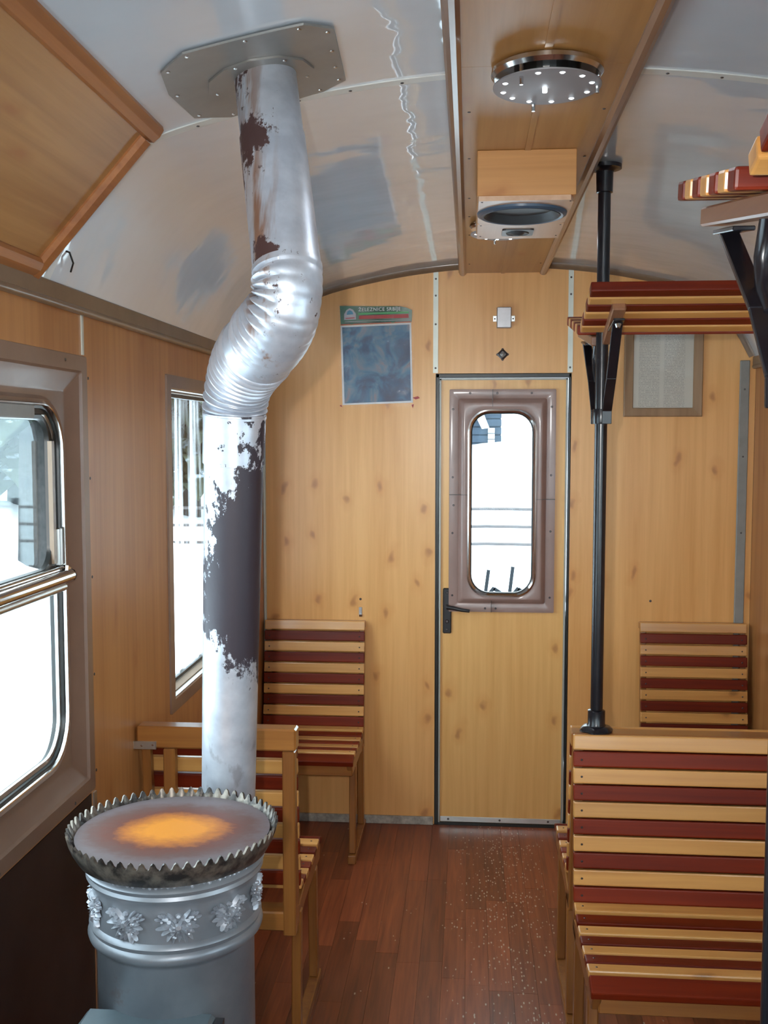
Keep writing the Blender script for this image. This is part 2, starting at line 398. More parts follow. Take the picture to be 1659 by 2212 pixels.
def tube(bm, path, r, seg=16, cap=True, rfun=None):
    rings = []
    for i, (p, t, s, u) in enumerate(frames(path)):
        ring = []
        for k in range(seg):
            a = 2 * PI * k / seg; rr = r if not hasattr(r, '__len__') else r[i]
            if rfun: rr = rfun(i, a, s * math.cos(a) + u * math.sin(a), rr)
            ring.append(bm.verts.new(p + (s * math.cos(a) + u * math.sin(a)) * rr))
        rings.append(ring)
    for a, b in zip(rings, rings[1:]):
        for k in range(seg): bm.faces.new((a[k], a[(k + 1) % seg], b[(k + 1) % seg], b[k]))
    if cap: bm.faces.new(rings[0][::-1]); bm.faces.new(rings[-1])
    return bm
def lathe(bm, c, prof, seg=48, ax='Z', cap=True, rf=None):
    """prof: list of (r, h) along the axis"""
    c = Vector(c); rings = []
    for j, (r, h) in enumerate(prof):
        ring = []
        for k in range(seg):
            a = 2 * PI * k / seg; rr = rf(j, k, r) if rf else r
            x, y = rr * math.cos(a), rr * math.sin(a)
            v = {'Z': (x, y, h), 'Y': (x, h, y), 'X': (h, x, y)}[ax]
            ring.append(bm.verts.new(c + Vector(v)))
        rings.append(ring)
    for a, b in zip(rings, rings[1:]):
        for k in range(seg): bm.faces.new((a[k], a[(k + 1) % seg], b[(k + 1) % seg], b[k]))
    if cap: bm.faces.new(rings[0][::-1]); bm.faces.new(rings[-1])
    return bm
def dome(bm, c, n, r, h=None):
    """small screw head / rivet pointing along n"""
    n = Vector(n).normalized(); s = n.orthogonal().normalized(); u = n.cross(s); h = h or r * .45
    c = Vector(c); base = [bm.verts.new(c + (s * math.cos(a) + u * math.sin(a)) * r) for a in [k * PI / 4 for k in range(8)]]
    mid = [bm.verts.new(c + n * h * .8 + (s * math.cos(a) + u * math.sin(a)) * r * .6) for a in [k * PI / 4 for k in range(8)]]
    for k in range(8): bm.faces.new((base[k], base[(k + 1) % 8], mid[(k + 1) % 8], mid[k]))
    bm.faces.new(mid); return bm
def rr(cu, cv, hw, hh, r, n=7):
    pts = []; r = max(r, .0005)
    for qx, qy, a0 in ((1, 1, 0), (-1, 1, 90), (-1, -1, 180), (1, -1, 270)):
        for k in range(n + 1):
            a = math.radians(a0 + 90 * k / n)
            pts.append((cu + qx * (hw - r) + r * math.cos(a), cv + qy * (hh - r) + r * math.sin(a)))
    return pts
def loft(bm, loops, P, close=False):
    """loops: list of (pts2d, depth); P(u, v, d) -> world"""
    rings = [[bm.verts.new(P(u, v, d)) for u, v in pts] for pts, d in loops]
    if close: rings.append(rings[0])
    m = len(rings[0])
    for a, b in zip(rings, rings[1:]):
        for k in range(m): bm.faces.new((a[k], a[(k + 1) % m], b[(k + 1) % m], b[k]))
    return bm

# ------------------------------------------------------------------ shell dimensions
XL, XR, YB, YR = -.896, 1.185, 4.45, -2.0       # left wall, right wall, end wall, rear wall
XC = (XL + XR) / 2
PROF = [(0, 2.435), (.15, 2.431), (.30, 2.419), (.45, 2.399), (.60, 2.370), (.72, 2.342), (.80, 2.315), (.86, 2.280), (.92, 2.222), (.97, 2.150), (1.01, 2.080), (1.0405, 2.02)]
def cz(x):
    d = min(abs(x - XC), 1.0405)
    for (a, za), (b, zb) in zip(PROF, PROF[1:]):
        if d <= b: 
            t = (d - a) / (b - a); return za + (zb - za) * t
    return PROF[-1][1]
XS = sorted([XC + s * d for d, z in PROF for s in (-1, 1) if d > 0] + [XC])
def arch(x0, x1): return [x0] + [x for x in XS if x0 + .001 < x < x1 - .001] + [x1]

# ceiling: outer shell, then the white laminate sheets
def arc_sheet(bm, y0, y1, lift, th, x0=XL, x1=XR):
    xs = arch(x0, x1)
    pts = [(x, y0, cz(x) + lift) for x in xs] + [(x, y0, cz(x) + lift + th) for x in xs[::-1]]
    n = len(xs); a = [bm.verts.new(p) for p in pts]; b = [bm.verts.new((p[0], y1, p[2])) for p in pts]
    for i in range(n - 1):
        bm.faces.new((a[i], a[i + 1], b[i + 1], b[i])); j = 2 * n - 1 - i
        bm.faces.new((a[j], b[j], b[j - 1], a[j - 1]))
        bm.faces.new((a[i], a[j], a[j - 1], a[i + 1])); bm.faces.new((b[i], b[i + 1], b[j - 1], b[j]))
    bm.faces.new((a[0], b[0], b[-1], a[-1])); bm.faces.new((a[n - 1], a[n], b[n], b[n - 1]))
    return bm
ceil = struct(obj('ceiling', arc_sheet(B(), YR, YB + .06, .009, .04, XL - .0, XR + .0), 'backing'))
# denser arc for smooth reflections
PROF2 = []
import bisect
def smoothprof():
    global PROF
    out = []; n = len(PROF)
    for i in range(n - 1):
        p0 = PROF[max(0, i - 1)] if i > 0 else (-PROF[1][0], PROF[1][1]); p1 = PROF[i]; p2 = PROF[i + 1]; p3 = PROF[min(n - 1, i + 2)]
        for k in range(4):
            t = k / 4
            f = lambda a, b, c, d: .5 * (2 * b + (c - a) * t + (2 * a - 5 * b + 4 * c - d) * t * t + (3 * b - a - 3 * c + d) * t ** 3)
            out.append((f(p0[0], p1[0], p2[0], p3[0]), f(p0[1], p1[1], p2[1], p3[1])))
    out.append(PROF[-1]); PROF = out
smoothprof(); XS = sorted([XC + s * d for d, z in PROF for s in (-1, 1) if d > 0.0001] + [XC])
for a, b in ((YR + .01, .30), (.303, 2.128), (2.131, YB - .014)):
    o = obj('panel', arc_sheet(B(), a, b, 0, .008), 'white', ceil, smooth=True)
for y in (.3, 2.13):
    st = obj('cover_strip', arc_sheet(B(), y - .014, y + .014, -.003, .0028), 'white_strip', ceil, smooth=True)
    sb = B()
    for k in range(-9, 10): 
        x = XC + k * .105 + .03
        if XL + .05 < x < XR - .05: dome(sb, (x, y + .004, cz(x) - .003), (0, 0, -1), .0042)
    tag(obj('screws', sb, 'screw', st), kind='stuff')

# floor
fl_o = struct(obj('floor', bx(XL - .075, XR + .075, YR, YB + .05, -.06, -.008), 'backing'))
pw = .0743; pm = {}
for i in range(28):
    yy = .9 + random.random() * .3
    x0 = XL + i * pw
    first = True
    y = .55
    while y < YB - .02:
        L = random.choice((.40, .52, .62)); 
        if first: L = .3 + random.random() * .4; first = False
        y1 = min(y + L, YB - .014)
        if y1 > YB - .2: y1 = YB - .014
        key = round(y1 - y, 3)
        if key not in pm:
            o = obj('plank', bx(0, pw - .0007, 0, y1 - y - .0007, -.008, 0), 'floor'); pm[key] = o.data
            o.parent = fl_o
        else:
            o = bpy.data.objects.new('plank', pm[key]); COL.objects.link(o); o.parent = fl_o
        o.location = (x0, y, random.uniform(-.0004, 0))
        y = y1
tag(obj('flooring', bx(XL, XR, YR + .01, .55, -.008, 0), 'floor', fl_o))

# end wall: backing, laminate panels
DX0, DX1, DZ = -.147, .427, 1.972
def wall_poly(x0, x1, z0, y, th, top=0.0):
    xs = arch(x0, x1); pts = [(x0, y, z0)] + [(x, y, cz(x) + top) for x in xs] + [(x1, y, z0)]
    return pts, (0, th, 0)
bm = B()
for a, b, z in ((XL - .07, DX0, 0), (DX0, DX1, DZ), (DX1, XR + .07, 0)): prism(bm, *wall_poly(a, b, z, YB, .05, .005))
wb = struct(obj('wall_back', bm, 'backing'))
for a, b, z in ((XL + .001, DX0, .001), (DX0 + .001, DX1 - .001, DZ), (DX1, .999, .001), (1.0, XR - .001, .001)):
    if a == DX1: b = XR - .001
    if a == 1.0: continue
    obj('panel', prism(B(), *wall_poly(a, b, z, YB - .012, .012)), 'pine', wb)
YF = YB - .012                                        # visible face of the end wall
for nx, (xa, xb) in enumerate(((-.158, -.137), (.409, .430))):
    o = obj('cover_strip', bx(xa, xb, YF - .003, YF, DZ + .002, cz((xa + xb) / 2) - .006), 'alu_paint', wb)
    sb = B()
    for z in (1.995, 2.18, 2.30, 2.37): dome(sb, ((xa + xb) / 2, YF - .003, z), (0, -1, 0), .0045)
    tag(obj('screws', sb, 'screw', o), kind='stuff')
# arched moulding between end wall and ceiling
def arch_trim(y, x0, x1, w=.022, th=.02):
    bm = B(); xs = [x0 + (x1 - x0) * i / 50 for i in range(51)]; prev = None
    for x in xs:
        z = cz(x); s = (cz(x + .01) - cz(x - .01)) / .02 if abs(x - XC) < 1.02 else -2.4 * (1 if x > XC else -1)
        nrm = Vector((s, 0, -1)).normalized(); p = Vector((x, y, z))
        ring = [bm.verts.new(p + nrm * a + Vector((0, -b, 0))) for a, b in ((0, 0), (0, th), (w * .4, th * .95), (w * .75, th * .6), (w, .006), (w, 0))]
        if prev:
            for k in range(6): bm.faces.new((prev[k], prev[(k + 1) % 6], ring[(k + 1) % 6], ring[k]))
        else: bm.faces.new(ring)
        prev = ring
    bm.faces.new(prev[::-1]); return bm
struct(obj('trim_1', arch_trim(YF, XL + .01, XR - .01), 'brown_trim', smooth=True))
# corner strips, skirting
o = struct(obj('trim_2', bx(1.118, 1.158, YF - .010, YF, .03, 2.02), 'grey_corner', bevel=.003))
sb = B()
for z in (.3, .8, 1.3, 1.62, 1.9): dome(sb, (1.138, YF - .010, z), (0, -1, 0), .004)
tag(obj('screws', sb, 'screw', o), kind='stuff')
struct(obj('trim_3', bx(XL, XL + .012, YF - .014, YF, .03, 2.0), 'alu_paint', bevel=.003))
struct(obj('baseboard_back', bx(XL + .01, DX0 - .004, YF - .012, YF, 0, .036), 'grey_board', bevel=.002))
struct(obj('baseboard_right', bx(DX1 + .004, XR, YF - .012, YF, 0, .036), 'grey_board', bevel=.002))

# side walls: (y0, y1, z0, z1) openings
W1 = (.85, 2.364, .862, 1.893); W2 = (2.997, 4.00, .868, 1.890); W3 = (-1.60, -.08, .862, 1.893)
def side_wall(name, x, s, holes, mat):
    """x = visible face, s = +1 for the left wall (faces +x), -1 for the right"""
    cuts = sorted(holes); bm = B(); back = []
    ys = [YR]
    for h in cuts: ys += [h[0] + .05, h[1] - .05]
    ys.append(YB + .05)
    xa, xb = sorted((x - s * .012, x - s * .075))
    for i in range(0, len(ys), 2): box(bm, xa, xb, ys[i], ys[i + 1], 0, 2.03)
    for h in cuts: box(bm, xa, xb, h[0] + .05, h[1] - .05, 0, h[2] + .05); box(bm, xa, xb, h[0] + .05, h[1] - .05, h[3] - .05, 2.03)
    wl = struct(obj(name, bm, 'backing'))
    return wl
def panel_holes(wl, x, s, y0, y1, z0, z1, hole, mat, label=None):
    xa, xb = sorted((x, x - s * .012)); bm = B()
    if hole is None: box(bm, xa, xb, y0, y1, z0, z1)
    else:
        a, b, c, d = hole[0] + .03, hole[1] - .03, hole[2] + .03, hole[3] - .03
        if a > y0: box(bm, xa, xb, y0, a, z0, z1)
        if b < y1: box(bm, xa, xb, b, y1, z0, z1)
        if c > z0: box(bm, xa, xb, max(a, y0), min(b, y1), z0, c)
        if d < z1: box(bm, xa, xb, max(a, y0), min(b, y1), d, z1)
    o = obj('panel', bm, mat, wl)
    if label: o['label'] = label
    return o
W4 = (.25, 1.55, .862, 1.893)
for name, x, s in (('wall_left', XL, 1), ('wall_right', XR, -1)):
    wl = side_wall(name, x, s, [W3, W1, W2] if s > 0 else [W3, W4], 'pine')
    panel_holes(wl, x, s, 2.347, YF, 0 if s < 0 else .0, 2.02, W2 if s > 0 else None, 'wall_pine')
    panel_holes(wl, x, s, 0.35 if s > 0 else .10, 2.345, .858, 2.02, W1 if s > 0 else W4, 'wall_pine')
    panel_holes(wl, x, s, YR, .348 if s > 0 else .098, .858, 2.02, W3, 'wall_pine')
    panel_holes(wl, x, s, YR, 2.345, 0, .856, None, 'dark_panel', 'dark sheet metal below the window')
    xa, xb = sorted((x, x + s * .003))
    obj('cover_strip', bx(xa, xb, 2.339, 2.350, 1.895, 2.0), 'alu_paint', wl)
    if s > 0: obj('edge_strip', bx(XL, XL + .004, 2.352, 2.370, .02, .855), 'alu', wl)
    # cornice: flat board and a half round bead
    xa, xb = sorted((x, x + s * .016))
    c = struct(obj('trim_4' if s > 0 else 'trim_5', bx(xa, xb, YR, YF - .001, 1.998, 2.036), 'brown_trim', bevel=.003))
    obj('bead', tube(B(), [(x + s * .008, YR, 1.994), (x + s * .008, YF - .003, 1.994)], .010, 10), 'brown_trim', c, smooth=True)
bm = B()
for a, b, c, d in ((XL, XR, 0, .9), (XL, XR, 1.9, 2.5), (XL, -.75, .9, 1.9), (-.05, .10, .9, 1.9), (1.05, XR, .9, 1.9), (.0, .05, .9, 1.9)): box(bm, a, b, YR - .06, YR, c, d)
struct(obj('wall_rear', bm, 'wall_pine'))
for i, (a, b) in enumerate(((-.75, -.05), (.10, 1.05))): struct(obj('window_%d' % (6 + i), bx(a, b, YR - .04, YR - .035, .9, 1.9), 'glass'))  # unseen rear windows, added to throw more daylight onto the end wall

# ------------------------------------------------------------------ side windows
def side_window(name, x, s, W, style, label):
    y0, y1, z0, z1 = W; cu, cv, hw, hh = (y0 + y1) / 2, (z0 + z1) / 2, (y1 - y0) / 2, (z1 - z0) / 2
    P = lambda u, v, d: (x + s * d, u, v)
    if style == 'big':
        bm = B()
        def L(i, r): return rr(cu, cv, hw - i, hh - i, r)
        loft(bm, [(L(0, .006), 0), (L(.002, .006), .004), (L(.036, .006), .005), (L(.041, .006), -.001), (L(.080, .010), -.020), (L(.086, .012), -.0205), (L(.098, .115), -.019), (L(.106, .112), -.011), (L(.114, .106), -.018), (L(.116, .104), -.050), (L(.0, .006), -.050)], P, close=True)
        root = obj(name, bm, 'frp', smooth=True, sharp=22); struct(root, label)
        sb = B()
        for v in (-.9, -.45, 0, .45, .9): 
            for q in (-1, 1): dome(sb, P(cu + q * (hw - .018), cv + v * hh, .0125), (s, 0, 0), .004)
        for u in (-.8, -.3, .3, .8):
            for q in (-1, 1): dome(sb, P(cu + u * hw, cv + q * (hh - .018), .0125), (s, 0, 0), .004)
        tag(obj('screws', sb, 'screw', root), kind='stuff')
        obj('outer_gasket', loft(B(), [(L(.1135, .106), -.014), (L(.116, .104), -.009), (L(.1185, .102), -.010), (L(.120, .100), -.018), (L(.120, .1), -.03), (L(.1135, .106), -.03)], P, close=True), 'steel', root, smooth=True)
        obj('gasket', loft(B(), [(L(.1185, .1), -.017), (L(.126, .09), -.018), (L(.129, .085), -.026), (L(.129, .085), -.045), (L(.117, .1), -.045)], P, close=True), 'black', root, smooth=True)
        zr = 1.405                                    # the handrail and the two sashes
        zb, zt = z0 + .136, z1 - .136
        ub = hw - .136
        # lower pane with a thin bright edge
        bm = loft(B(), [(L(.128, .09), -.024), (L(.137, .08), -.025), (L(.137, .08), -.032), (L(.128, .09), -.032)], P, close=True)
        obj('pane_edge', bm, 'alu', root, smooth=True)
        xa, xb = sorted((x - s * .034, x - s * .038))
        obj('lower_pane', bx(xa, xb, y0 + .118, y1 - .118, z0 + .118, zr), 'glass', root)
        # upper sash: stepped frame
        def U(i, r): return rr(cu, (zr + zt) / 2, ub - i, (zt - zr) / 2 - i * .6, r)
        sash = obj('upper_sash', loft(B(), [(U(-.030, .015), -.024), (U(.002, .035), -.022), (U(.006, .045), -.026), (U(.020, .05), -.027), (U(.024, .047), -.036), (U(-.030, .015), -.038)], P, close=True), 'black', root, smooth=True)
        obj('sash_strip', bx(*sorted((x - s * .030, x - s * .020)), y1 - .136 - .022, y1 - .136 - .008, zr + .02, zt - .06), 'brown_trim', sash)
        obj('upper_pane', bx(*sorted((x - s * .039, x - s * .043)), y0 + .118, y1 - .118, zr, zt + .012), 'glass', root)
        rail = obj('rail', tube(B(), [P(y0 + .11, zr - .01, -.002), P(y1 - .118, zr - .01, -.002)], .0145, 14), 'steel', root, smooth=True)
        obj('lower_bead', tube(B(), [P(y0 + .12, zr - .034, -.012), P(y1 - .132, zr - .034, -.012)], .010, 10), 'alu', rail, smooth=True)
        obj('upper_bead', tube(B(), [P(y0 + .12, zr + .006, -.014), P(y1 - .130, zr + .006, -.014)], .007, 10), 'steel', rail, smooth=True)
        bm = B(); dome(bm, P(y1 - .112, zr - .010, -.004), (0, 1, 0), .016, .012); beam(bm, P(y1 - .14, zr + .004, .0), P(y1 - .110, zr - .006, -.004), .006, .022)
        obj('rail_cap', bm, 'steel', rail, smooth=True)
        bm = bx(*sorted((x - s * .024, x - s * .012)), y1 - .143, y1 - .128, zr + .014, zr + .098)
        obj('sash_catch', bm, 'alu', root, bevel=.002)
        bm = B(); box(bm, *sorted((x - s * .030, x - s * .014)), cu - .3, y1 - .255, zt - .012, zt + .018)
        obj('blind_rail', bm, 'grey_corner', root, bevel=.003)
    else:
        def L(i, r): return rr(cu, cv, hw - i, hh - i, r)
        root = obj(name, loft(B(), [(L(0, .004), 0), (L(.0, .004), .006), (L(.038, .004), .007), (L(.042, .004), .004), (L(.0, .004), -.002)], P, close=True), 'frp'); struct(root, label)
        obj('reveal', loft(B(), [(L(.042, .004), .003), (L(.044, .004), .003), (L(.052, .006), -.058), (L(.048, .006), -.066), (L(.040, .004), -.06)], P, close=True), 'white_strip', root)
        obj('gasket', loft(B(), [(L(.0515, .006), -.045), (L(.061, .006), -.045), (L(.061, .006), -.06), (L(.0515, .006), -.06)], P, close=True), 'black', root)
        obj('pane', bx(*sorted((x - s * .050, x - s * .054)), y0 + .045, y1 - .045, z0 + .045, z1 - .045), 'wet_glass', root)
    return root
side_window('window_1', XL, 1, W1, 'big', 'large side window with chrome handrail beside the stove')
side_window('window_2', XL, 1, W2, 'small', 'narrow framed side window behind the stove pipe')
side_window('window_3', XR, -1, W4, 'big', None)
side_window('window_4', XL, 1, W3, 'big', None); side_window('window_5', XR, -1, W3, 'big', None)

# ------------------------------------------------------------------ door
YD = YB - .006
wx0, wx1, wz0, wz1 = -.005, .279, 1.022, 1.815
bm = B()
for a, b, c, d in ((-.1235, wx0, .012, 1.944), (wx1, .406, .012, 1.944), (wx0, wx1, .012, wz0), (wx0, wx1, wz1, 1.944)): box(bm, a, b, YD, YD + .035, c, d)
bmesh.ops.remove_doubles(bm, verts=bm.verts, dist=1e-5)
door = struct(obj('door_1', bm, 'door_pine'), 'pine door with rounded window in the end wall')
# black rebate frame round the leaf
bm = B(); box(bm, DX0 + .002, -.1305, YF - .002, YB + .05, 0, DZ); box(bm, .4155, DX1 - .002, YF - .002, YB + .05, 0, DZ); box(bm, DX0 + .002, DX1 - .002, YF - .002, YB + .05, 1.9535, DZ - .001)
struct(obj('trim_6', bm, 'black', bevel=.002))
bm = B(); box(bm, -.1295, -.1225, YD - .010, YD + .03, .012, 1.950); box(bm, .4045, .4115, YD - .010, YD + .03, .012, 1.950)
obj('edge_strip', bm, 'dull_alu', door)
obj('top_strip', bx(-.1295, .4115, YD - .010, YD + .03, 1.9435, 1.9515), 'dull_alu', door)
k = obj('kick_strip', bx(-.121, .403, YD - .006, YD, .014, .037), 'alu', door, bevel=.0015)
sb = B()
for x in (-.085, .14, .35): dome(sb, (x, YD - .006, .026), (0, -1, 0), .005)
tag(obj('screws', sb, 'screw', k), kind='stuff')
struct(obj('trim_7', bx(-.1305, .4155, YF - .001, YB + .05, -.006, .0115), 'black'))
# moulded surround
P = lambda u, v, d: (u, YD - d, v)
cu, cv, hw, hh = .138, 1.4265, .226, .4785
def L(i, r): return rr(cu, cv, hw - i, hh - i, r)
ou = (wx0 + wx1) / 2; ov = (wz0 + wz1) / 2; oh = (wx1 - wx0) / 2; ohh = (wz1 - wz0) / 2
def O(i, r): return rr(ou, ov, oh - i, ohh - i, r)
sur = obj('window_surround', loft(B(), [(L(0, .005), 0), (L(.001, .005), .012), (L(.036, .006), .014), (L(.040, .008), .012), (L(.056, .012), .030), (L(.062, .015), .031), (O(-.012, .10), .031), (O(-.004, .095), .028), (O(-.002, .092), -.03), (L(0, .005), -.002)], P, close=True), 'frp_door', door, smooth=True)
sb = B()
for x, z in ((-.072, 1.82), (-.072, 1.53), (-.068, 1.41), (-.072, 1.29), (-.072, 1.02), (.345, 1.83), (.345, 1.54), (.345, 1.30), (.345, 1.015), (.0, 1.888), (.115, 1.888), (.26, 1.888), (.07, .965), (.115, .965)):
    dome(sb, (x, YD - .0135, z), (0, -1, 0), .0048)
tag(obj('screws', sb, 'screw', sur), kind='stuff')
sb = B(); box(sb, -.086, -.004, YD - .0335, YD - .004, 1.455, 1.4565); box(sb, .282, .362, YD - .0335, YD - .004, 1.437, 1.4385); box(sb, .095, .0965, YD - .0335, YD - .004, 1.83, 1.903); box(sb, .095, .0965, YD - .0335, YD - .004, .95, 1.003)
tag(obj('joint_line', sb, 'black', sur), kind='stuff')
obj('gasket', loft(B(), [(O(-.006, .09), .026), (O(-.003, .088), .035), (O(.003, .085), .036), (O(.010, .08), .030), (O(.011, .08), .015), (O(-.002, .09), .015)], P, close=True), 'steel', door, smooth=True)
obj('inner_gasket', loft(B(), [(O(.009, .08), .024), (O(.015, .076), .022), (O(.015, .076), .010), (O(.004, .08), .010)], P, close=True), 'black', door, smooth=True)
obj('pane', bx(wx0 - .0, wx1 + .0, YD + .002, YD + .006, wz0, wz1), 'glass', door)
# handle
hp = obj('handle_plate', bx(-.112, -.075, YD - .010, YD, .852, 1.050), 'black_handle', door, bevel=.004)
bm = B(); tube(bm, [(-.094, YD - .008, .972), (-.094, YD - .045, .972)], .009, 12)
tube(bm, [(-.094, YD - .042, .972), (-.07, YD - .048, .970), (-.03, YD - .05, .962), (.003, YD - .048, .958)], [.010, .0095, .008, .007], 12)
obj('lever', bm, 'black_handle', hp, smooth=True)
sb = B(); dome(sb, (-.094, YD - .010, 1.03), (0, -1, 0), .006); dome(sb, (-.094, YD - .010, .87), (0, -1, 0), .006); dome(sb, (-.094, YD - .010, .905), (0, -1, 0), .009)
obj('keyhole', sb, 'screw', hp)

# ------------------------------------------------------------------ ceiling duct
duct = thing('ceiling_duct', 'long pine boxed duct running down the middle of the ceiling', 'ceiling duct', (.13, 1.0, 2.40))
ZD = 2.392
for a, b in ((.2, 1.9), (1.901, YF - .022)):
    pass
def duct_panel(x0, x1, y0, y1, mat):
    return obj('panel', bx(x0, x1, y0, y1, ZD, ZD + .008), mat, duct)
Yd = YF - .001
for x0, x1 in ((-.020, .1335), (.1345, .289)):
    for y0, y1 in ((.15, 1.98), (1.981, Yd)): duct_panel(x0, x1, y0, y1, 'pine_y')
obj('joint_strip', bx(.127, .141, .15, Yd, ZD - .003, ZD), 'pine_y', duct)
# quarter moulding trims at both edges
for s, x in ((-1, -.020), (1, .289)):
    prof = [(0, -.004), (s * .008, -.011), (s * .018, -.012), (s * .026, -.007), (s * .031, .004), (s * .032, .04), (0, .04)]
    bm = prism(B(), [(x + a, .15, min(ZD + b, cz(x + a) + .004)) for a, b in prof], (0, Yd - .15, 0))
    obj('edge_moulding', bm, 'duct_trim', duct)
sb = B()
for y in (1.2, 1.62, 2.25, 2.62, 3.05, 3.3, 3.6, 4.2):
    for x in (-.006, .276): dome(sb, (x, y, ZD), (0, 0, -1), .004)
tag(obj('screws', sb, 'screw', duct), kind='stuff')

# ------------------------------------------------------------------ lamps
def lamp(x, y, label, extra=0):
    z = ZD; t = thing('ceiling_lamp', label, 'lamp', (x, y, z), 'round LED lamps on the ceiling duct')
    obj('base_ring', lathe(B(), (x, y, z), [(.094, -.001), (.103, -.006), (.104, -.014), (.098, -.021), (.090, -.020)], 48), 'steel', t, smooth=True)
    pl = obj('disc', lathe(B(), (x, y, z), [(.099, -.034), (.100, -.0345), (.100, -.037), (.099, -.0375)], 56), 'lamp_disc', t, smooth=True)
    obj('spacer', lathe(B(), (x, y, z), [(.06, -.02), (.06, -.034)], 32), 'black', t)
    angs = [15, 45, 75, 105, 165 - 5, 195, 222, 250, 280, 308, 338]
    for a in angs:
        a = math.radians(a + extra); p = (x + .083 * math.cos(a), y - .083 * math.sin(a), z - .0375)
        obj('led', dome(B(), p, (0, 0, -1), .0054, .0018), 'led', t, smooth=True)
    for a, rr_ in ((128, .082), (258, .094), (5, .092)):
        a = math.radians(a); px, py = x + rr_ * math.cos(a), y - rr_ * math.sin(a)
        obj('spacer_screw', tube(B(), [(px, py, z - .008), (px, py, z - .052)], [.0045, .0035], 8), 'steel', t, smooth=True)
    obj('centre_led', tube(B(), [(x - .004, y, z - .0375), (x - .004, y, z - .046)], [.0045, .0045], 10), 'led', t, smooth=True)
    l = bpy.data.lights.new('led_glow', 'AREA'); l.shape = 'DISK'; l.size = .16; l.energy = 1.2; l.color = (.85, .93, 1)
    lo = bpy.data.objects.new('led_glow', l); COL.objects.link(lo); lo.location = (0, 0, -.056); lo.parent = t
    return t
lamp(.139, 2.022 - .030, 'round silver LED lamp nearest the camera on ceiling duct')
lamp(.098, 3.405, 'round LED lamp half hidden behind the hanging speaker box', 12)

# ------------------------------------------------------------------ speaker box
sp = thing('speaker_box', 'pine speaker box with open cone screwed under the ceiling duct', 'speaker', (.13, 2.76, ZD))
x0, x1, y0, y1, zb = .014, .250, 2.545, 3.03, 2.272
obj('cabinet', bx(x0, x1, y0, y1, zb + .012, ZD - .0005), 'pine_x', sp, bevel=.0015)
cx_, cy_ = (x0 + x1) / 2 - .004, 2.69
# baffle with round and square holes, made as a ring lofted from circle to rectangle
def ring_plate(bm, x0, x1, y0, y1, cx, cy, r, z0, z1, n=48):
    def rect(a):
        dx, dy = math.cos(a), math.sin(a)
        tx = ((x1 - cx) / dx if dx > 1e-9 else (x0 - cx) / dx if dx < -1e-9 else 1e9); ty = ((y1 - cy) / dy if dy > 1e-9 else (y0 - cy) / dy if dy < -1e-9 else 1e9)
        t = min(tx, ty); return cx + dx * t, cy + dy * t
    A = [2 * PI * k / n for k in range(n)]
    rings = []
    for z in (z0, z1):
        rings.append([bm.verts.new((*rect(a), z)) for a in A]); rings.append([bm.verts.new((cx + r * math.cos(a), cy + r * math.sin(a), z)) for a in A])
    o0, i0, o1, i1 = rings
    for p, q in ((o0, i0), (i0, i1), (i1, o1), (o1, o0)):
        for k in range(n): bm.faces.new((p[k], p[(k + 1) % n], q[(k + 1) % n], q[k]))
    return bm
bm = B(); ring_plate(bm, x0 + .003, x1 - .004, y0 + .002, 2.826, cx_, cy_, .098, zb, zb + .012)
box(bm, x0 + .003, x1 - .004, 2.827, y1, zb, zb + .012)
obj('baffle', bm, 'baffle', sp)
c = obj('woofer', lathe(B(), (cx_, cy_, zb), [(.094, .010), (.110, .001), (.112, -.003), (.108, -.007), (.101, -.005), (.096, -.009), (.090, -.004), (.087, .004), (.045, .040), (.030, .050), (.028, .044), (.012, .038)], 56), 'glossy_cone', sp, smooth=True)
obj('surround_ring', lathe(B(), (cx_, cy_, zb), [(.094, -.002), (.104, -.008), (.112, -.005), (.1135, .0), (.112, -.0055), (.104, -.0095), (.094, -.006)], 56, cap=False), 'cone_rim', c, smooth=True)
ty = 2.93; bm = B(); prism(bm, [(cx_ + u, ty + v, zb - .004) for u, v in rr(0, 0, .043, .043, .01, 3)], (0, 0, .004))
tw = obj('tweeter', bm, 'black_handle', sp)
obj('tweeter_dome', lathe(B(), (cx_, ty, zb), [(.032, -.004), (.030, -.007), (.024, -.005), (.020, -.0045), (.012, -.010), (.004, -.012)], 32), 'glossy_cone', tw, smooth=True)
sb = B()
for x in (x0 + .012, x1 - .012):
    for y in (2.56, 2.7, 2.84, 2.99): dome(sb, (x, y, zb), (0, 0, -1), .003)
for a in range(4):
    a = PI / 4 + a * PI / 2; dome(sb, (cx_ + .107 * math.cos(a), cy_ + .107 * math.sin(a), zb - .007), (0, 0, -1), .003)
tag(obj('screws', sb, 'screw', sp), kind='stuff')

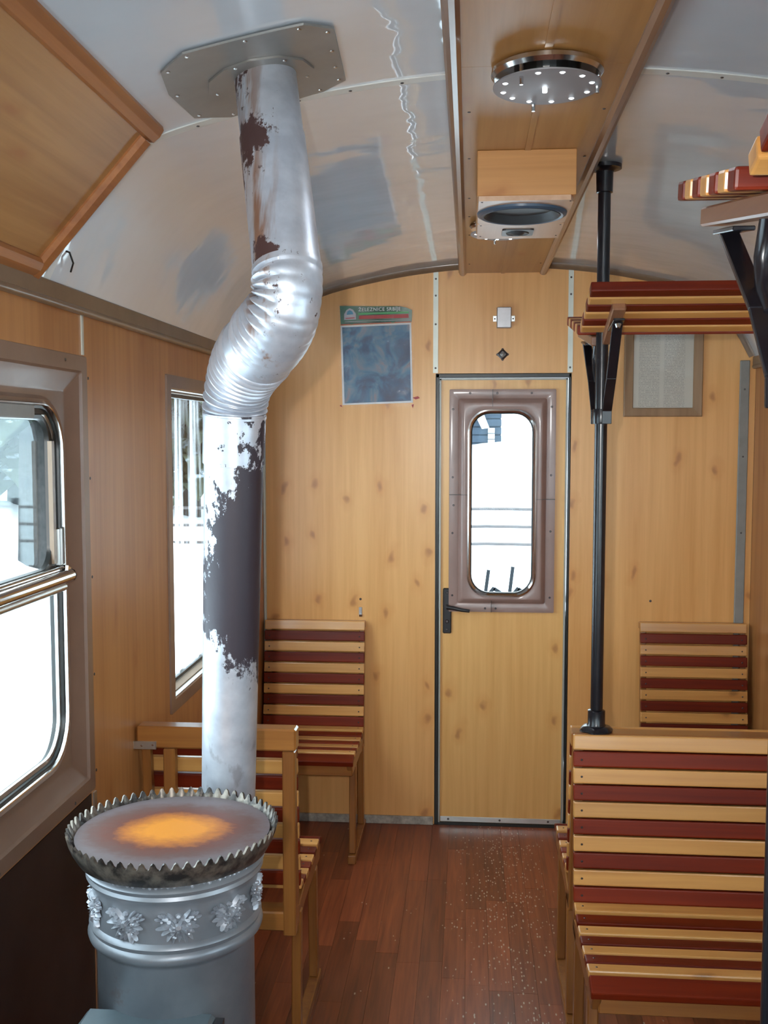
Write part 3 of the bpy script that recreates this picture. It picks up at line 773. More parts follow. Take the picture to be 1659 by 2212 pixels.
# ------------------------------------------------------------------ slanted pine hatch panel at upper left
hp0 = Vector((-.632, 0, 2.325)); hp1 = Vector((-.884, 0, 2.045)); dv = (hp1 - hp0).normalized(); nv = Vector((-dv.z, 0, dv.x)); nv = nv if nv.z < 0 else -nv
YH0, YH1 = .25, 2.085
hatch = thing('overhead_panel', 'slanted pine hatch panel with brown mouldings above the big window', 'wall panel', (-.76, 1.2, 2.19))
Lh = (hp1 - hp0).length
def HP(a, d, y): return hp0 + dv * a + nv * d + Vector((0, y, 0))
bm = prism(B(), [HP(.01, 0, YH0), HP(Lh - .01, 0, YH0), HP(Lh - .01, -.012, YH0), HP(.01, -.012, YH0)], (0, YH1 - YH0 - .005, 0))
obj('panel', bm, 'hatch', hatch)
def mould(bm, a0, a1, y0, y1, out):
    """moulding running along y, rounded profile"""
    prof = [(a0, -.012), (a0, .006), (a0 + (a1 - a0) * .12, .013), (a0 + (a1 - a0) * .5, .016), (a0 + (a1 - a0) * .88, .013), (a1, .006), (a1, -.012)]
    return prism(bm, [HP(a, d, y0) for a, d in prof], (0, y1 - y0, 0))
obj('moulding', mould(B(), -.012, .030, YH0, YH1 - .0, 1), 'hatch_trim', hatch)
obj('moulding', mould(B(), Lh - .030, Lh + .012, YH0, YH1 - .034, 1), 'hatch_trim', hatch)
# end moulding across
prof = [(-.044, -.012), (-.044, .004), (-.038, .013), (-.018, .017), (-.004, .012), (0, .002), (0, -.012)]
bm = prism(B(), [HP(.031, d, YH1 + y) for y, d in prof], dv * (Lh - .022))
obj('moulding', bm, 'hatch_trim', hatch)
# dark sealing line and side fill up to the ceiling
bm = prism(B(), [HP(-.024, .003, YH0), HP(-.012, .004, YH0), HP(-.012, -.02, YH0), HP(-.024, -.012, YH0)], (0, YH1 - YH0 - .01, 0))
obj('seal', bm, 'black', hatch)
bm = prism(B(), [(hp0.x, YH1 - .012, hp0.z), (hp1.x, YH1 - .012, hp1.z), (-.882, YH1 - .012, 2.11), (-.85, YH1 - .012, 2.16), (-.80, YH1 - .012, 2.22), (-.73, YH1 - .012, 2.28), (-.66, YH1 - .012, 2.32)], (0, .008, 0))
obj('end_board', bm, 'hatch_trim', hatch)
# loose wire poking out below the hatch
wv = obj('loose_wire', tube(B(), [(-.868, 2.14, 2.085), (-.860, 2.15, 2.10), (-.852, 2.17, 2.098), (-.850, 2.185, 2.078), (-.862, 2.20, 2.062)], .0022, 6), 'black')
tag(wv, 'short loose dark wire on the cornice by the slanted hatch panel', 'wire')

# ------------------------------------------------------------------ stove
SX, SY = -.523, 1.77
SZ = 1.003                                            # hot plate surface
stove = thing('iron_stove', 'round silver-painted iron stove with a toothed rusty top', 'stove', (SX, SY, 0))
obj('body', lathe(B(), (SX, SY, 0), [(.165, 0.0), (.165, .03), (.141, .05), (.140, .30), (.139, .815), (.143, .821), (.148, .825), (.153, .830), (.155, .837), (.153, .843), (.149, .847), (.1505, .851), (.1525, .855), (.1505, .859), (.146, .863), (.145, .90), (.147, .925), (.149, .932), (.154, .936), (.1565, .941), (.154, .947), (.157, .951), (.159, .955), (.156, .959), (.150, .962), (.148, .990)], 72), 'stove', stove, smooth=True)
# knurled ring of small leaves under the plate
bm = B()
for k in range(96):
    a = 2 * PI * k / 96; c = Vector((SX + .151 * math.cos(a), SY + .151 * math.sin(a), .969 + .004 * random.random()))
    r_ = .0045 + random.random() * .002
    dome(bm, c, (math.cos(a), math.sin(a), random.uniform(-.6, .4)), r_, .006)
    dome(bm, c + Vector((0, 0, -.006)), (math.cos(a + .3), math.sin(a + .3), -.5), .004, .005)
tag(obj('leaf_band', bm, 'stove_bright', stove, smooth=True), kind='stuff')
# cast rosettes: fans of curled leaves
def rosette_mesh():
    bm = B(); rd = random.Random(3)
    def leaf(cu, cv, ang, ln, wd, h):
        d = Vector((math.cos(ang), 0, math.sin(ang))); s_ = Vector((-math.sin(ang), 0, math.cos(ang))); c = Vector((cu, 0, cv))
        pts = []
        for t, wf, hf in ((0, .25, .3), (.3, .9, .8), (.6, 1, 1.1), (.85, .6, 1.2), (1.0, .1, .7)):
            p = c + d * ln * t
            pts.append([bm.verts.new(p + s_ * wd * wf), bm.verts.new(p + Vector((0, -h * hf, 0))), bm.verts.new(p - s_ * wd * wf)])
        for a, b in zip(pts, pts[1:]):
            bm.faces.new((a[0], b[0], b[1], a[1])); bm.faces.new((a[1], b[1], b[2], a[2]))
    for k in range(15):
        a = -PI / 2 + (k - 7) * .36
        leaf(.004 * math.cos(a), .001 + .004 * math.sin(a), a + rd.uniform(-.12, .12), .021 + rd.uniform(-.003, .005), .0042, .006)
    for k in range(11):
        a = -PI / 2 + (k - 5) * .5
        leaf(0, 0, a + .2, .012, .0032, .0085)
    for sx in (-1, 1):
        for j in range(4):
            t = j / 3; cx = sx * (.012 + .009 * t); cz_ = .010 + .005 * math.sin(t * 3)
            dome(bm, (cx, -.001, cz_), (0, -1, .2), .0048 - .0007 * j, .0065)
            leaf(cx, cz_, PI / 2 + sx * (-.5 - .6 * t), .010, .003, .005)
    dome(bm, (0, -.004, .002), (0, -1, 0), .006, .006); dome(bm, (0, -.001, .017), (0, -1, .2), .0042, .006)
    for k in range(16):
        a = rd.uniform(0, 2 * PI); r_ = rd.uniform(.004, .018)
        dome(bm, (r_ * math.cos(a), -.004, r_ * .85 * math.sin(a)), (rd.uniform(-.4, .4), -1, rd.uniform(-.4, .4)), rd.uniform(.0018, .003), .004)
    bmesh.ops.scale(bm, vec=(1.3, 1.1, 1.12), verts=bm.verts)
    bmesh.ops.recalc_face_normals(bm, faces=bm.faces)
    me = bpy.data.meshes.new('rosette'); 
    for f in bm.faces: f.smooth = True
    bm.to_mesh(me); bm.free(); me.set_sharp_from_angle(angle=math.radians(50)); me.materials.append(M['stove_bright']); return me
rm = rosette_mesh()
for k in range(10):
    a = math.radians(-72.5 + k * 36); o = bpy.data.objects.new('rosette', rm); COL.objects.link(o); o.parent = stove
    o.location = (.145 * math.cos(a), .145 * math.sin(a), .892); o.rotation_euler = (0, 0, a + PI / 2)
# hot plate with toothed rim
NT = 62
LX = SX - .003
plate = obj('hot_plate', lathe(B(), (LX, SY, SZ), [(.145, -.012), (.170, -.006), (.172, 0), (.155, .0), (.001, .0005)], 72, cap=True), 'lid', stove, smooth=True, off=(LX, SY, SZ))
bm = B(); n = NT * 6; rings = []
def tooth(k):
    t = (k % 6) / 6.0; return .5 - .5 * math.cos(2 * PI * t)
prof = [(.146, -.034, 0), (.154, -.039, 0), (.168, -.032, 0), (.179, -.013, 0), (.183, -.002, 0), (.184, .002, 1), (.180, .003, 1), (.176, -.002, 0), (.171, -.004, 0), (.167, -.010, 0)]
for r, h, tt in prof:
    ring = []
    for k in range(n):
        a = 2 * PI * k / n; th = min(1, tooth(k) ** 1.2 * 1.15) if tt else 0
        ring.append(bm.verts.new((LX + (r + th * .003) * math.cos(a), SY + (r + th * .003) * math.sin(a), SZ + h + th * .0125)))
    rings.append(ring)
rings.append(rings[0])
for a, b in zip(rings, rings[1:]):
    for k in range(n): bm.faces.new((a[k], a[(k + 1) % n], b[(k + 1) % n], b[k]))
obj('toothed_rim', bm, 'iron', stove, smooth=True)
obj('neck', lathe(B(), (SX, SY, 0), [(.146, .990), (.150, .970), (.155, .968)], 48), 'iron', stove)
# hopper in front
bm = B(); a = [(-.585, 1.395, .835), (-.570, 1.475, .858), (-.385, 1.475, .858), (-.372, 1.395, .835)]
vs = [(-.695, 1.38, .64), (-.655, 1.50, .715), (-.648, 1.58, .729), (-.648, 1.66, .730), (-.65, 1.66, .40), (-.69, 1.36, .40)]
us = [(-.405, 1.38, .64), (-.420, 1.50, .715), (-.425, 1.58, .729), (-.425, 1.66, .730), (-.40, 1.66, .40), (-.380, 1.36, .40)]
A = [bm.verts.new(p) for p in vs]; Bv = [bm.verts.new(p) for p in us]
bm.faces.new(A); bm.faces.new(Bv[::-1])
for i in range(6): bm.faces.new((A[i], A[(i + 1) % 6], Bv[(i + 1) % 6], Bv[i]))
h = obj('hopper', bm, 'hopper', stove, bevel=.006)
h['label'] = 'blue-grey metal hopper lid in front of the stove'
obj('hopper_end', bx(-.423, -.409, 1.52, 1.655, .42, .724), 'black_handle', h)

# ------------------------------------------------------------------ stove pipe
fp = thing('stove_pipe', 'silver stove pipe with ribbed elbow, burnt dark in its middle', 'pipe', (-.50, 2.09, .0))
RP = .0585
T0, T1 = Vector((-.385, 1.955, 2.384)), Vector((-.318, 1.800, 1.995))
L0, L1 = Vector((-.4555, 1.982, 1.752)), Vector((-.527, 2.140, .45))
up = obj('upper_pipe', tube(B(), [T0 + (T0 - T1) * .02, T0 + (T1 - T0) * .35, T0 + (T1 - T0) * .352, T1 + (T1 - T0) * .0], [RP - .0006, RP - .0006, RP + .0014, RP + .0014], 48, True), 'pipe_upper', fp, smooth=True)
lp = obj('lower_pipe', tube(B(), [L0, L0 + (L1 - L0) * .074, L0 + (L1 - L0) * .0746, L1], [RP + .0022, RP + .0022, RP - .0006, RP - .0045], 48), 'pipe_lower', fp, smooth=True)
obj('stub', tube(B(), [(-.527, 2.15, .50), (-.525, 2.02, .50), (-.523, 1.912, .50)], .052, 24), 'pipe_lower', fp, smooth=True)
# seam fold down the pipe
def seam(a, b, ang, r, par, mat):
    d = (b - a).normalized(); s = d.cross(Vector((0, 0, 1))) if abs(d.z) < .9 else d.cross(Vector((0, 1, 0))); s.normalize(); u = d.cross(s)
    off = (s * math.cos(ang) + u * math.sin(ang)) * r
    obj('seam', tube(B(), [a + off, b + off], .0022, 6), mat, par, smooth=True)
seam(L0, L0 + (L1 - L0) * .074, math.radians(218), RP + .002, lp, 'pipe_lower')
# elbow: bezier between the two pipes
def bez(p0, p1, p2, p3, t): return p0 * (1 - t) ** 3 + p1 * 3 * t * (1 - t) ** 2 + p2 * 3 * t * t * (1 - t) + p3 * t ** 3
du = (T1 - T0).normalized(); dl = (L1 - L0).normalized()
NB = 150; path = [bez(T1 - du * .004, T1 + du * .155, L0 - dl * .150, L0 + dl * .008, i / NB) for i in range(NB + 1)]
def elbow_r(i, a, dirv, r):
    t = i / NB; inner = max(0, -dirv.x * .9 + dirv.z * .3)      # ribs deepest on the inside of the bend
    if t < .025 or t > .985: return RP + .0032
    if t < .47: amp = .0068 * min(1, inner * 1.3 + .10); ph = (t - .03) / .44 * 10
    elif t < .56: amp = 0; ph = 0
    else: amp = .0066 * min(1, abs(dirv.x) * .55 + .5); ph = (t - .56) / .42 * 10
    bulge = 0.010 * math.sin(PI * min(1, max(0, (t - .15) / .7)))
    return r + bulge + amp * (abs(math.sin(PI * ph)) ** .8 * 2 - 1.5)
bm = tube(B(), path, RP + .002, 64, True, elbow_r)
obj('elbow', bm, 'pipe_elbow', fp, smooth=True)
# ceiling plate
OCT = [(-.544, 1.822), (-.491, 1.772), (-.282, 1.768), (-.236, 1.807), (-.246, 2.059), (-.294, 2.098), (-.353, 2.112), (-.488, 2.123), (-.552, 2.075), (-.560, 1.925)]
def plate_mesh(pts, lift, th):
    bm = B(); c = (sum(p[0] for p in pts) / len(pts), sum(p[1] for p in pts) / len(pts))
    sub = []
    for (a, b), (c2, d) in zip(pts, pts[1:] + pts[:1]):
        for k in range(4): sub.append((a + (c2 - a) * k / 4, b + (d - b) * k / 4))
    lay = []
    for l in (lift, lift - th):
        rings = [[bm.verts.new((c[0] + (x - c[0]) * q, c[1] + (y - c[1]) * q, cz(c[0] + (x - c[0]) * q) + l)) for x, y in sub] for q in (1, .66, .33)]
        cc = bm.verts.new((c[0], c[1], cz(c[0]) + l)); m = len(sub)
        for a, b in zip(rings, rings[1:]):
            for k in range(m): bm.faces.new((a[k], a[(k + 1) % m], b[(k + 1) % m], b[k]))
        for k in range(m): bm.faces.new((rings[-1][k], rings[-1][(k + 1) % m], cc))
        lay.append(rings[0])
    for k in range(m): bm.faces.new((lay[0][k], lay[0][(k + 1) % m], lay[1][(k + 1) % m], lay[1][k]))
    return bm
cp = obj('ceiling_plate', plate_mesh(OCT, -.0035, .004), 'plate', fp, smooth=True)
sb = B()
for x, y in ((-.532, 1.826), (-.487, 1.785), (-.385, 1.782), (-.292, 1.781), (-.248, 1.815), (-.252, 1.90), (-.256, 1.98), (-.258, 2.048), (-.30, 2.085), (-.36, 2.10), (-.48, 2.108), (-.54, 2.065), (-.548, 1.94)):
    dome(sb, (x, y, cz(x) - .0075), (0, 0, -1), .0045)
tag(obj('screws', sb, 'alu', cp), kind='stuff')
cc = [(-.393 + .100 * math.cos(a), 1.958 + .100 * math.sin(a)) for a in [2 * PI * k / 12 for k in range(12)]]
co = obj('collar', plate_mesh(cc, -.0078, .004), 'plate', fp, smooth=True)
sb = B()
for a in (20, 90, 170, 250, 310):
    a = math.radians(a); x, y = -.393 + .088 * math.cos(a), 1.958 + .088 * math.sin(a); dome(sb, (x, y, cz(x) - .012), (0, 0, -1), .004)
for a_, t in ((-120, .96), (-60, .96), (-90, .34)):
    a_ = math.radians(a_); c = T0 + (T1 - T0) * t; d = Vector((math.cos(a_), math.sin(a_), 0)); dome(sb, c + d * (RP + .001), d, .005)
tag(obj('rivets', sb, 'alu', co), kind='stuff')

# ------------------------------------------------------------------ benches
slat_cache = {}
def slat_mesh(w, red, d=.040, h=.018, rad=.004):
    key = (round(w, 3), red, d, h)
    if key not in slat_cache:
        bm = bx(0, w, -d / 2, d / 2, -h / 2, h / 2)
        bmesh.ops.bevel(bm, geom=list(bm.edges), offset=rad, segments=2, affect='EDGES', profile=.6)
        bmesh.ops.recalc_face_normals(bm, faces=bm.faces)
        me = bpy.data.meshes.new('slat'); bm.to_mesh(me); bm.free(); me.materials.append(M['slat_red' if red else 'slat_light'])
        slat_cache[key] = me
    return slat_cache[key]
PITCH = .0462
def add_slat(t, x, y, z, rx, w, red, d=.040, h=.018):
    o = bpy.data.objects.new('slat', slat_mesh(w, red, d, h)); COL.objects.link(o); o.parent = t
    o.location = (x, y, z); o.rotation_euler = (rx, 0, 0)
    o['label'] = 'dark red slat' if red else 'pale slat'
def seat_side(t, w, f, back_off=0.0, lean=.062, nback=10, ztop=.925):
    """one seating side. local: x 0..w, y towards the sitter is f*(+). Returns nothing.
       top of back at y=back_off, z=.925; foot of back at y = back_off + lean*f, z=.46"""
    scr = B(); PITCH = (ztop - .455) / 10; k_ = ztop - .925
    ang = math.atan2(lean, .47)
    for i in range(nback):
        zc = ztop - .020 - i * PITCH; yc = (back_off + lean * (ztop - zc) / .47) * 1.0
        add_slat(t, 0, f * (yc + .009), zc, (-f) * -(PI / 2 - ang) if False else f * (PI / 2 + ang), w, i % 2 == 1, .041)
        if i: 
            dome(scr, (.022, f * (yc + .020), zc), (0, f, 0), .0032); dome(scr, (w - .022, f * (yc + .020), zc), (0, f, 0), .0032)
    y0 = back_off + lean + .012
    zs = [.452, .443, .438, .436, .437, .440, .444, .440]
    for i in range(8):
        y = y0 + .022 + i * .0505; z = zs[i]; rx = 0
        if i == 7: add_slat(t, 0, f * (y + .006), z - .006, -f * .35, w, True, .052, .022)
        else: add_slat(t, 0, f * y, z, (-.10 if i < 2 else .02 * (i - 3)) * f, w, i % 2 == 1, .040, .018)
        if i < 7: dome(scr, (.022, f * y, z + .009), (0, 0, 1), .0032); dome(scr, (w - .022, f * y, z + .009), (0, 0, 1), .0032)
    tag(obj('screws', scr, 'screw', None), kind='stuff')
    so = bpy.context.scene.objects; s_ = COL.objects[-1]; s_.parent = t; s_.location = (0, 0, 0)
    yf = y0 + 8 * .0505
    def part(name, bm, m, bevel=.003): 
        o = obj(name, bm, m, None, bevel=bevel); o.parent = t; return o
    ys = lambda a, b: sorted((f * a, f * b))
    part('front_rail', bx(.02, w - .005, *ys(yf - .040, yf - .018), .372, .425), 'rail_wood')
    for x in (.004, w - .026):
        # seat side rail, post behind the back slats, legs, runner on the floor
        bm = B(); prism(bm, [(x, f * (back_off + lean - .03), .400), (x, f * (y0 + .10), .425), (x, f * (yf - .02), .432), (x, f * (yf - .006), .415), (x, f * (yf - .03), .375), (x, f * (y0 + .1), .372), (x, f * (back_off + lean - .03), .350)], (.022, 0, 0)); part('seat_rail', bm, 'frame_wood')
        bm = B(); prism(bm, [(x, f * (back_off - .004 + .004), .915 + k_), (x, f * (back_off + lean - .002), .36), (x, f * (back_off + lean - .045), .36), (x, f * (back_off - .026 + .0), .915 + k_)], (.024, 0, 0)); part('back_post', bm, 'frame_wood')
        bm = B(); beam(bm, (x + .013, f * (yf - .115), .385), (x + .013, f * (yf - .095), .035), .026, .040, (0, f, 0)); part('leg', bm, 'frame_wood')
        bm = B(); beam(bm, (x + .013, f * (back_off + lean + .02), .385), (x + .013, f * (back_off + lean), .035), .026, .036, (0, f, 0)); part('leg', bm, 'frame_wood')
        part('foot', bx(x - .002, x + .030, *ys(back_off + .015, yf - .055), 0, .034), 'frame_wood')
def bench(x0, y0, w, f, label):
    t = thing('slatted_bench', label, 'bench', (x0, y0, 0), 'slatted wooden benches')
    return t
# far left single, against the end wall, facing the camera
t = bench(-.884, YF - .034, .437, -1, 'single slatted bench against the end wall, left of the door'); seat_side(t, .437, -1, .0, ztop=.908)
o = obj('top_rail', bx(0, .437, -.004, .030, .876, .905), 'rail_wood', None, bevel=.003); o.parent = t
t = bench(.722, YF - .034, .447, -1, 'single slatted bench against end wall under the framed list'); seat_side(t, .440, -1, .0, ztop=.921)
o = obj('top_rail', bx(0, .440, -.004, .030, .889, .918), 'rail_wood', None, bevel=.003); o.parent = t
# near left single, facing the end wall, seen from behind
t = bench(-.886, 2.70, .425, 1, 'single slatted bench seen from behind, right behind the stove'); seat_side(t, .425, 1, .0, .055)
o = obj('top_rail', bx(-.004, .430, -.040, .012, .870, .930), 'rail_wood', None, bevel=.005); o.parent = t
o = obj('back_post', bx(.068, .100, -.036, -.006, .42, .868), 'frame_wood', None, bevel=.003); o.parent = t
o = obj('back_post', bx(.392, .426, -.036, .0, .36, .868), 'frame_wood', None, bevel=.003); o.parent = t
o = obj('back_rail', bx(.0, .424, -.034, .03, .372, .425), 'rail_wood', None, bevel=.004); o.parent = t
br = obj('wall_bracket', bx(-.022, .052, -.044, -.040, .868, .890), 'alu', None, bevel=.001); br.parent = t
sb = B(); dome(sb, (.012, -.044, .878), (0, -1, 0), .003); dome(sb, (.042, -.044, .880), (0, -1, 0), .003); o = obj('bracket_screw', sb, 'steel'); o.parent = br
# double bench on the right with a shared top rail
t = bench(.285, 2.80, .895, -1, 'double slatted bench on the right with black pole on its back')
W_ = .892
seat_side(t, W_, -1, .0, .070, ztop=.898)
seat_side(t, W_, 1, .058, .070, ztop=.898)
o = obj('top_rail', bx(-.003, W_, .000, .058, .859, .898), 'rail_wood', None, bevel=.003); o.parent = t

# ------------------------------------------------------------------ luggage racks and their poles
def rack(px, py, base_z, label_r, label_p, foot):
    x0 = .290; w = 1.105 - x0
    t = thing('luggage_rack', label_r, 'luggage rack', (x0, py, 1.97), 'slatted luggage racks on the right')
    zi = 1.992
    for s, n, L_, rise in ((-1, 6, .250, .078), (1, 7, .335, .062)):
        ang = math.atan2(rise, L_)
        for i in range(n):
            u = (i + .5) / n * L_ + .022
            red = (i % 2 == (1 if s < 0 else 0))
            o = bpy.data.objects.new('slat', slat_mesh(w, red, .036, .026)); COL.objects.link(o); o.parent = t
            o.location = (0, s * u, zi - 1.97 + rise * (u - .022) / L_); o.rotation_euler = (s * ang, 0, 0); o['label'] = 'dark red slat' if red else 'pale slat'
        for bx_ in (px - x0 + (0.015 if s < 0 else -.012), w - .20):
            bm = B(); a = (bx_, s * .010, zi - 1.97 - .030); b = (bx_, s * (L_ - (.045 if s < 0 else -.02)), zi - 1.97 - .030 + rise * .9); beam(bm, a, b, .034, .026); o = obj('cross_bar', bm, 'rack_bar', None, bevel=.003); o.parent = t
    # black bracket arms
    for s, u, z in ((-1, .20, 2.018), (1, .26, 2.008)):
        bm = B(); x = px - x0 + (.012 if s < 0 else -.012)
        pts = [(x, s * .021, 1.74 - 1.97), (x, s * .023, 1.775 - 1.97), (x, s * .10, 1.858 - 1.97), (x, s * u, z - 1.97 - .030)]
        for a, b in zip(pts, pts[1:]): beam(bm, a, b, .026, .007, (0, 0, 1) if False else (0, s, .3))
        beam(bm, (x, s * (u - .08), z - 1.97 - .030 - .010), (x, s * (u + .03), z - 1.97 - .024), .028, .006)
        o = obj('bracket_arm', bm, 'black_paint', None, bevel=.0012); o.parent = t
        bm = B(); dome(bm, (x, s * (u + .01), z - 1.97 - .034), (0, -.3, -1), .008, .012); o = obj('bolt', bm, 'steel', None, smooth=True); o.parent = t
    bm = B(); c_ = px - x0
    tube(bm, [(c_, .07, .028), (c_, .115, .0), (c_, .138, -.045), (c_, .128, -.09), (c_, .095, -.118)], .011, 10); o = obj('bracket_brace', bm, 'black_paint', None, smooth=True); o.parent = t
    o = obj('clamp', lathe(B(), (px - x0, 0, -.230), [(.0215, 0), (.0225, .004), (.0225, .036), (.0215, .04)], 20), 'black_paint', None, smooth=True); o.parent = t
    p = thing('black_pole', label_p, 'pole', (px, py, base_z), 'black painted poles')
    zt = cz(px) - .001
    obj('tube', tube(B(), [(px, py, base_z + .003), (px, py, zt - .005)], .0168, 24), 'black_paint', p, smooth=True)
    obj('top_flange', lathe(B(), (px, py, zt), [(.044, -.004 if abs(px - XC) < .5 else -.01), (.044, -.014), (.026, -.018), (.0225, -.022), (.0215, -.075), (.0165, -.077)], 32), 'black_paint', p, smooth=True)
    obj('base_flange', lathe(B(), (px, py, base_z), [(.045, 0.0005), (.045, .004), (.036, .012), (.026, .015), (.0235, .02), (.0235, .056), (.0165, .060)], 28, rf=lambda j, k, r: r * (1 + (.05 * math.sin(k * 6 * 2 * PI / 28) if j < 3 else 0))), 'black_paint', p, smooth=True)
rack(.352, 2.832, .8985, 'luggage rack of red and pale slats above the double bench', 'black pole standing on the back of the double bench', True)
rack(.352, 1.165, .0, 'nearest luggage rack, its slat ends showing at the top right corner', 'nearest black pole, only its dark edge showing at lower right', False)

# ------------------------------------------------------------------ things on the end wall
yw = YF
po = thing('wall_poster', 'blue railway calendar poster in crinkled plastic left of the door', 'poster', (-.405, yw, 2.05))
bm = B()
xs0, xs1 = -.553, -.250
n = 12
def pz_top(u): return 2.260 - .004 * u - (.016 * max(0, (u - .8) / .2) ** 2)
vs = [bm.verts.new((xs0 + (xs1 - xs0) * k / n, yw - .0055 - .003 * math.sin(k * .9), 2.180 + .010 * k / n)) for k in range(n + 1)]
vt = [bm.verts.new((xs0 - .004 + (xs1 - xs0 + .006) * k / n, yw - .0060 - .0035 * math.sin(k * .7 + 1), pz_top(k / n))) for k in range(n + 1)]
for k in range(n): bm.faces.new((vs[k], vs[k + 1], vt[k + 1], vt[k]))
ex = bmesh.ops.extrude_face_region(bm, geom=list(bm.faces)); bmesh.ops.translate(bm, verts=[v for v in ex['geom'] if isinstance(v, bmesh.types.BMVert)], vec=(0, -.0008, 0))
hd = obj('header', bm, 'green_print', po, smooth=True)
def slab(name, pts, y0, th, m, par): return obj(name, prism(B(), [(x, y0, z) for x, z in pts], (0, -th, 0)), m, par)
slab('card', [(-.555, 2.177), (-.252, 2.188), (-.244, 1.849), (-.547, 1.839)], yw - .001, .0012, 'white_paper', po)
slab('photo', [(-.548, 2.170), (-.259, 2.180), (-.252, 1.857), (-.538, 1.846)], yw - .0023, .0008, 'photo', po)
yh = yw - .0102
slab('red_band', [(-.475, 2.203), (-.262, 2.207), (-.263, 2.223), (-.474, 2.218)], yh, .0008, 'red_print', hd)
slab('green_band', [(-.478, 2.222), (-.262, 2.2265), (-.262, 2.234), (-.478, 2.229)], yh, .0008, 'green_line', hd)
slab('thin_line', [(-.536, 2.191), (-.258, 2.1985), (-.258, 2.2005), (-.536, 2.193)], yh, .0008, 'emblem', hd)
slab('thin_line', [(-.552, 2.1795), (-.254, 2.1895), (-.254, 2.1925), (-.552, 2.1825)], yh + .002, .0008, 'red_print', hd)
em = slab('emblem', [(-.538, 2.200), (-.487, 2.202), (-.488, 2.226), (-.500, 2.244), (-.514, 2.250), (-.528, 2.242), (-.538, 2.225)], yh, .0008, 'emblem', hd)
slab('emblem_field', [(-.527, 2.222), (-.498, 2.224), (-.503, 2.236), (-.514, 2.242), (-.524, 2.236)], yh - .0008, .0006, 'emblem_blue', em)
slab('emblem_ribbon', [(-.532, 2.205), (-.493, 2.207), (-.493, 2.211), (-.532, 2.209)], yh - .0008, .0006, 'red_print', em)
tc = bpy.data.curves.new('lettering', 'FONT'); tc.body = '\u017dELEZNICE SRBIJE'; tc.size = .0205; tc.extrude = .0003; tc.space_character = 1.12
to = bpy.data.objects.new('lettering', tc); COL.objects.link(to); to.parent = hd; to.location = (-.477 + .405, yh - yw - .0012, 2.2365 - 2.05); to.rotation_euler = (PI / 2, -.012, 0); tc.materials.append(M['white_paper'])
bpy.context.view_layer.update(); me_ = bpy.data.meshes.new_from_object(to.evaluated_get(bpy.context.evaluated_depsgraph_get()))
tm_ = bpy.data.objects.new('lettering', me_); COL.objects.link(tm_); tm_.parent = hd; tm_.location = to.location; tm_.rotation_euler = to.rotation_euler; bpy.data.objects.remove(to); tm_.name = 'lettering'
bm = B(); nx_, nz_ = 16, 20; grid = []
rd = random.Random(5)
for j in range(nz_ + 1):
    grid.append([bm.verts.new((-.560 + .322 * i / nx_, yw - .012 - rd.uniform(0, .011), 1.830 + .436 * j / nz_)) for i in range(nx_ + 1)])
for j in range(nz_):
    for i in range(nx_): bm.faces.new((grid[j][i], grid[j][i + 1], grid[j + 1][i + 1], grid[j + 1][i]))
obj('plastic_sleeve', bm, 'sleeve', po, smooth=True)
bm = B(); prism(bm, [(-.246, yw - .002, 1.870), (-.222, yw - .003, 1.876), (-.214, yw - .002, 1.868), (-.232, yw - .002, 1.862)], (0, -.002, 0)); prism(bm, [(-.25, yw - .002, 1.84), (-.240, yw - .003, 1.842), (-.244, yw - .002, 1.825)], (0, -.002, 0))
prism(bm, [(-.553, yw - .002, 1.84), (-.560, yw - .003, 1.836), (-.547, yw - .002, 1.830)], (0, -.002, 0))
obj('tape_scraps', bm, 'red_print', po)
# framed list
nf = thing('framed_list', 'wooden frame holding a closely printed list above right bench', 'picture frame', (.803, yw, 1.98))
cu, cv, hw, hh = .805, 1.985, .162, .198
P = lambda u, v, d: (u, yw - d, v)
M['list_frame'] = wood('list_frame_wood', (.34, .20, .10), (.24, .13, .06), 'Z', .4, .4)
frm = obj('frame', loft(B(), [(rr(cu, cv, hw, hh, .001, 1), 0), (rr(cu, cv, hw, hh, .001, 1), .012), (rr(cu, cv, hw - .004, hh - .004, .001, 1), .015), (rr(cu, cv, hw - .036, hh - .034, .001, 1), .013), (rr(cu, cv, hw - .039, hh - .037, .001, 1), .009), (rr(cu, cv, hw - .039, hh - .037, .001, 1), 0)], P, close=True), 'list_frame', nf)
pp = obj('printed_list', bx(cu - .124, cu + .124, yw - .004, yw - .001, cv - .163, cv + .163), 'notice', nf, off=(cu, yw, cv))
obj('pane', bx(cu - .1225, cu + .1225, yw - .0075, yw - .006, cv - .1605, cv + .1605), 'clear_pane', nf)
# metal box
mb = thing('metal_box', 'small grey metal box screwed above the door', 'box', (.14, yw, 2.2))
obj('housing', bx(.110, .171, yw - .028, yw, 2.160, 2.247), 'dull_box', mb, bevel=.003)
o = obj('mounting_lug', bx(.094, .110, yw - .004, yw, 2.188, 2.213), 'alu', mb, bevel=.001); dm = bx(.171, .187, yw - .004, yw, 2.188, 2.213); obj('mounting_lug', dm, 'alu', mb, bevel=.001)
sb = B(); dome(sb, (.102, yw - .004, 2.2), (0, -1, 0), .0035); dome(sb, (.179, yw - .004, 2.2), (0, -1, 0), .0035); tag(obj('screws', sb, 'screw', mb), kind='stuff')
